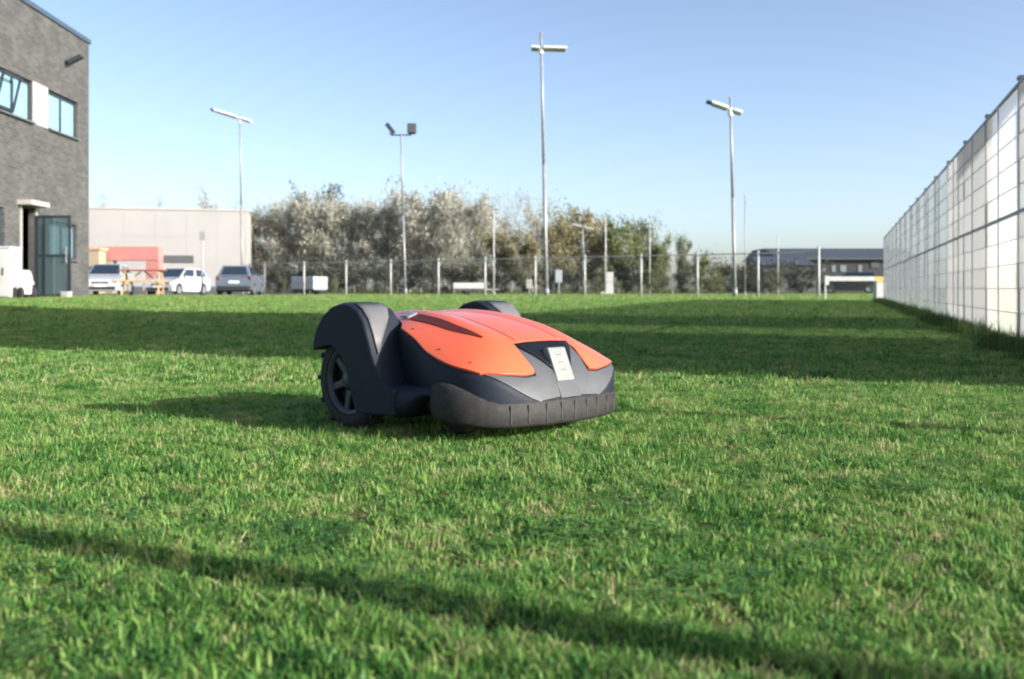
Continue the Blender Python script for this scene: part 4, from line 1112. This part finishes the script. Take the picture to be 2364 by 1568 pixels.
    for v0 in (-.30, .30):
        m = MB(); m.quadgrid([[tuple(lift(-.10 + .49 * k / 30, v0 + dv, .0076)) for dv in (-.006, .006)] for k in range(31)]); m.build('seam', MT['slot_red'], cover, smooth=True)
    for s in (-1, 1):
        for x in (.17, .30, .40):
            p = lift(x, s * .90, .0078); MB().tube(p, p + Vector((0, 0, .0012)), .0035, n=10).build('screw', MT['plastic_black'], cover)
    # chassis skirt around the sides
    def outline(x):
        return ip([(.02, .268), (.10, .276), (.25, .276), (.33, .272), (.38, .262)], x)
    sk = MB(); rows = []
    for i in range(14):
        x = .06 + .30 * i / 13; o = outline(x); zt = .118 + .012 * sstep(.24, .36, x)
        zl = .052 * sstep(.20, .30, x)
        half = [(.10, .042 + zl), (o - .03, .040 + zl), (o - .006, .050 + zl), (o, .070 + zl * .7), (o - .003, zt - .016), (o - .014, zt - .002), (o - .05, zt), (.10, zt + .004)]
        rows.append([(x, -y, z) for y, z in half] + [(x, y, z) for y, z in half[::-1]])
    for r_ in rows: r_.append(r_[0])
    sk.quadgrid(rows); n = len(rows[0]) - 1
    sk.f.append(tuple(range(n))[::-1]); l0 = (len(rows) - 1) * (n + 1); sk.f.append(tuple(range(l0, l0 + n)))
    sk.build('chassis', MT['mower_dark'], root, smooth=True)
    # bumper following the front outline
    pl = [(.318, .255), (.324, .271), (.35, .276), (.385, .272), (.415, .259), (.44, .240), (.462, .214), (.480, .182), (.494, .140), (.503, .090), (.508, .045), (.5095, 0)]
    full = [(x, -y) for x, y in pl] + [(x, y) for x, y in pl[-2::-1]]
    prof = [(-.06, .047), (-.006, .046), (-.001, .049), (.001, .054), (.002, .088), (-.001, .121), (-.003, .127), (-.008, .131), (-.035, .132)]
    bm = MB(); rows = []
    for i, (x, y) in enumerate(full):
        x0, y0 = full[max(0, i - 1)]; x1, y1 = full[min(len(full) - 1, i + 1)]
        nn = Vector((y1 - y0, -(x1 - x0), 0)).normalized()
        hi = .132 - .038 * sstep(.36, .49, x); lo = .052 - .012 * sstep(.36, .48, x) + .012 * (1 - sstep(.312, .36, x))
        rows.append([(x + nn.x * a, y + nn.y * a, lo + (z - .046) / .086 * (hi - lo)) for a, z in prof])
    bm.quadgrid(rows); bump = bm.build('bumper', MT['bumper'], root, smooth=True, solid=.004)
    for i in range(7, len(full) - 7):
        x, y = full[i]; x0, y0 = full[i - 1]; x1, y1 = full[i + 1]
        a = math.atan2(y1 - y0, x1 - x0)
        MB().box((0, 0, 0), (.005, .010, .042)).build('rib', MT['plastic_black'], bump, bevel=.002, loc=(x + .002 * math.sin(a), y - .002 * math.cos(a), .066)).rotation_euler = (0, 0, a)
    for s in (-1, 1):     # dark oval recess on the bumper flanks
        m = MB(); q = []
        for k in range(9):
            x = .330 + .095 * k / 8; y = ip([(a, bb) for a, bb in pl[:9]], x) + .0035; hh = .018 * math.sin(math.pi * (.12 + .76 * k / 8))
            q.append([(x, s * y, .090 - hh + 2 * hh * j / 4) for j in range(5)])
        m.quadgrid(q if s < 0 else [r[::-1] for r in q]); m.build('side_recess', MT['plastic_black'], bump, smooth=True)
    # rear wheel pods (fenders) and wheels
    for s in (-1, 1):
        outer = [(-.122, .188), (-.121, .208), (-.106, .248), (-.078, .282), (-.044, .303), (-.006, .312), (.030, .309), (.062, .296), (.086, .272),
                 (.104, .232), (.122, .186), (.148, .138), (.172, .118), (.20, .112)]
        inner = [(.20, .048), (.090, .044), (.058, .048), (.042, .085), (.025, .130), (.004, .170), (-.018, .194), (-.045, .204), (-.085, .198)]
        poly = outer + inner
        # loft across y with shrink towards the outer and inner faces for a rounded fender
        N = len(poly); cx, cz = .0, .19
        lay = [(.168, .955), (.176, .985), (.19, 1.0), (.250, 1.0), (.268, .99), (.279, .965), (.284, .93)]
        pm = MB(); base = 0; vsx = []
        for y, k in lay:
            vsx += [(cx + (x - cx) * (1 - (1 - k) * .55) if True else x, s * y, z if z < .13 else cz + (z - cz) * k) for x, z in poly]
        fs = []
        for L in range(len(lay) - 1):
            for i in range(N):
                a, c = L * N + i, L * N + (i + 1) % N
                f = (a, c, c + N, a + N); fs.append(f if s < 0 else f[::-1])
        f0 = tuple(range(N)); f1 = tuple(range((len(lay) - 1) * N, len(lay) * N))
        fs.append(f0[::-1] if s < 0 else f0); fs.append(f1 if s < 0 else f1[::-1])
        pm.add(vsx, fs); pod = pm.build('wheel_pod', MT['mower_dark'], root, bevel=.004)
        # front facet of the fender: its sunlit look painted as a lighter grey
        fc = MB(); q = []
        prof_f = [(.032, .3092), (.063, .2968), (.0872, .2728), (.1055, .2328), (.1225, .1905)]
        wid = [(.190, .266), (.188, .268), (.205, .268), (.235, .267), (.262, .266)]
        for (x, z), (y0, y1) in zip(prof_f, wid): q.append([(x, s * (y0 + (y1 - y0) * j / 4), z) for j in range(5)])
        fc.quadgrid(q if s > 0 else [r[::-1] for r in q]); fc.build('pod_lit_facet', MT['pod_lit'], pod, smooth=True, solid=.002)
        w = bpy.data.objects.new('wheel', None); COL.objects.link(w); w.parent = root; w.location = (-.004, s * .232, .118)
        MB().lathe_y([(.088, -.030), (.108, -.032), (.118, -.024), (.121, -.008), (.121, .008), (.118, .024), (.108, .032), (.088, .030), (.088, -.030)], 40).build('tyre', MT['rubber'], w, smooth=True)
        tr = MB()
        for k in range(26):
            a = 2 * math.pi * k / 26
            tr.box((.1215 * math.cos(a), (-.010 if k % 2 else .010), .1215 * math.sin(a)), (.008, .036, .011), ry=-a)
        tr.build('tread', MT['rubber'], w)
        rm = MB().lathe_y([(.074, s * .020), (.080, s * .028), (.089, s * .028), (.089, s * .006), (.074, s * .006), (.074, s * .020)], 32); rm.build('rim', MT['rim_dark'], w, smooth=True)
        for k in range(6):
            a = 2 * math.pi * k / 6 + .3
            MB().box((.049 * math.cos(a), s * .014, .049 * math.sin(a)), (.062, .012, .020), ry=-a).build('spoke', MT['rim_dark'], w, bevel=.003)
        MB().lathe_y([(0, s * .032), (.018, s * .031), (.026, s * .024), (.027, s * .004), (0, s * .004)], 24).build('hub', MT['rim_dark'], w, smooth=True)
        MB().lathe_y([(.0, s * .003), (.076, s * .002), (.076, s * -.01), (0, s * -.01)], 24).build('wheel_disc', MT['plastic_black'], w, smooth=True)
        # front caster
        cw = bpy.data.objects.new('caster', None); COL.objects.link(cw); cw.parent = root; cw.location = (.29, s * .15, .0425)
        MB().lathe_y([(0, -.02), (.03, -.022), (.04, -.012), (.042, 0), (.04, .012), (.03, .022), (0, .02)], 20).build('tyre', MT['rubber'], cw, smooth=True)
        MB().bb(-.01, .01, -.03, .03, 0, .06).build('fork', MT['plastic_black'], cw)
    # cutting deck underneath
    MB().tube((.20, 0, .045), (.20, 0, .075), .13, n=28).build('cutting_deck', MT['plastic_black'], root)
build_mower()
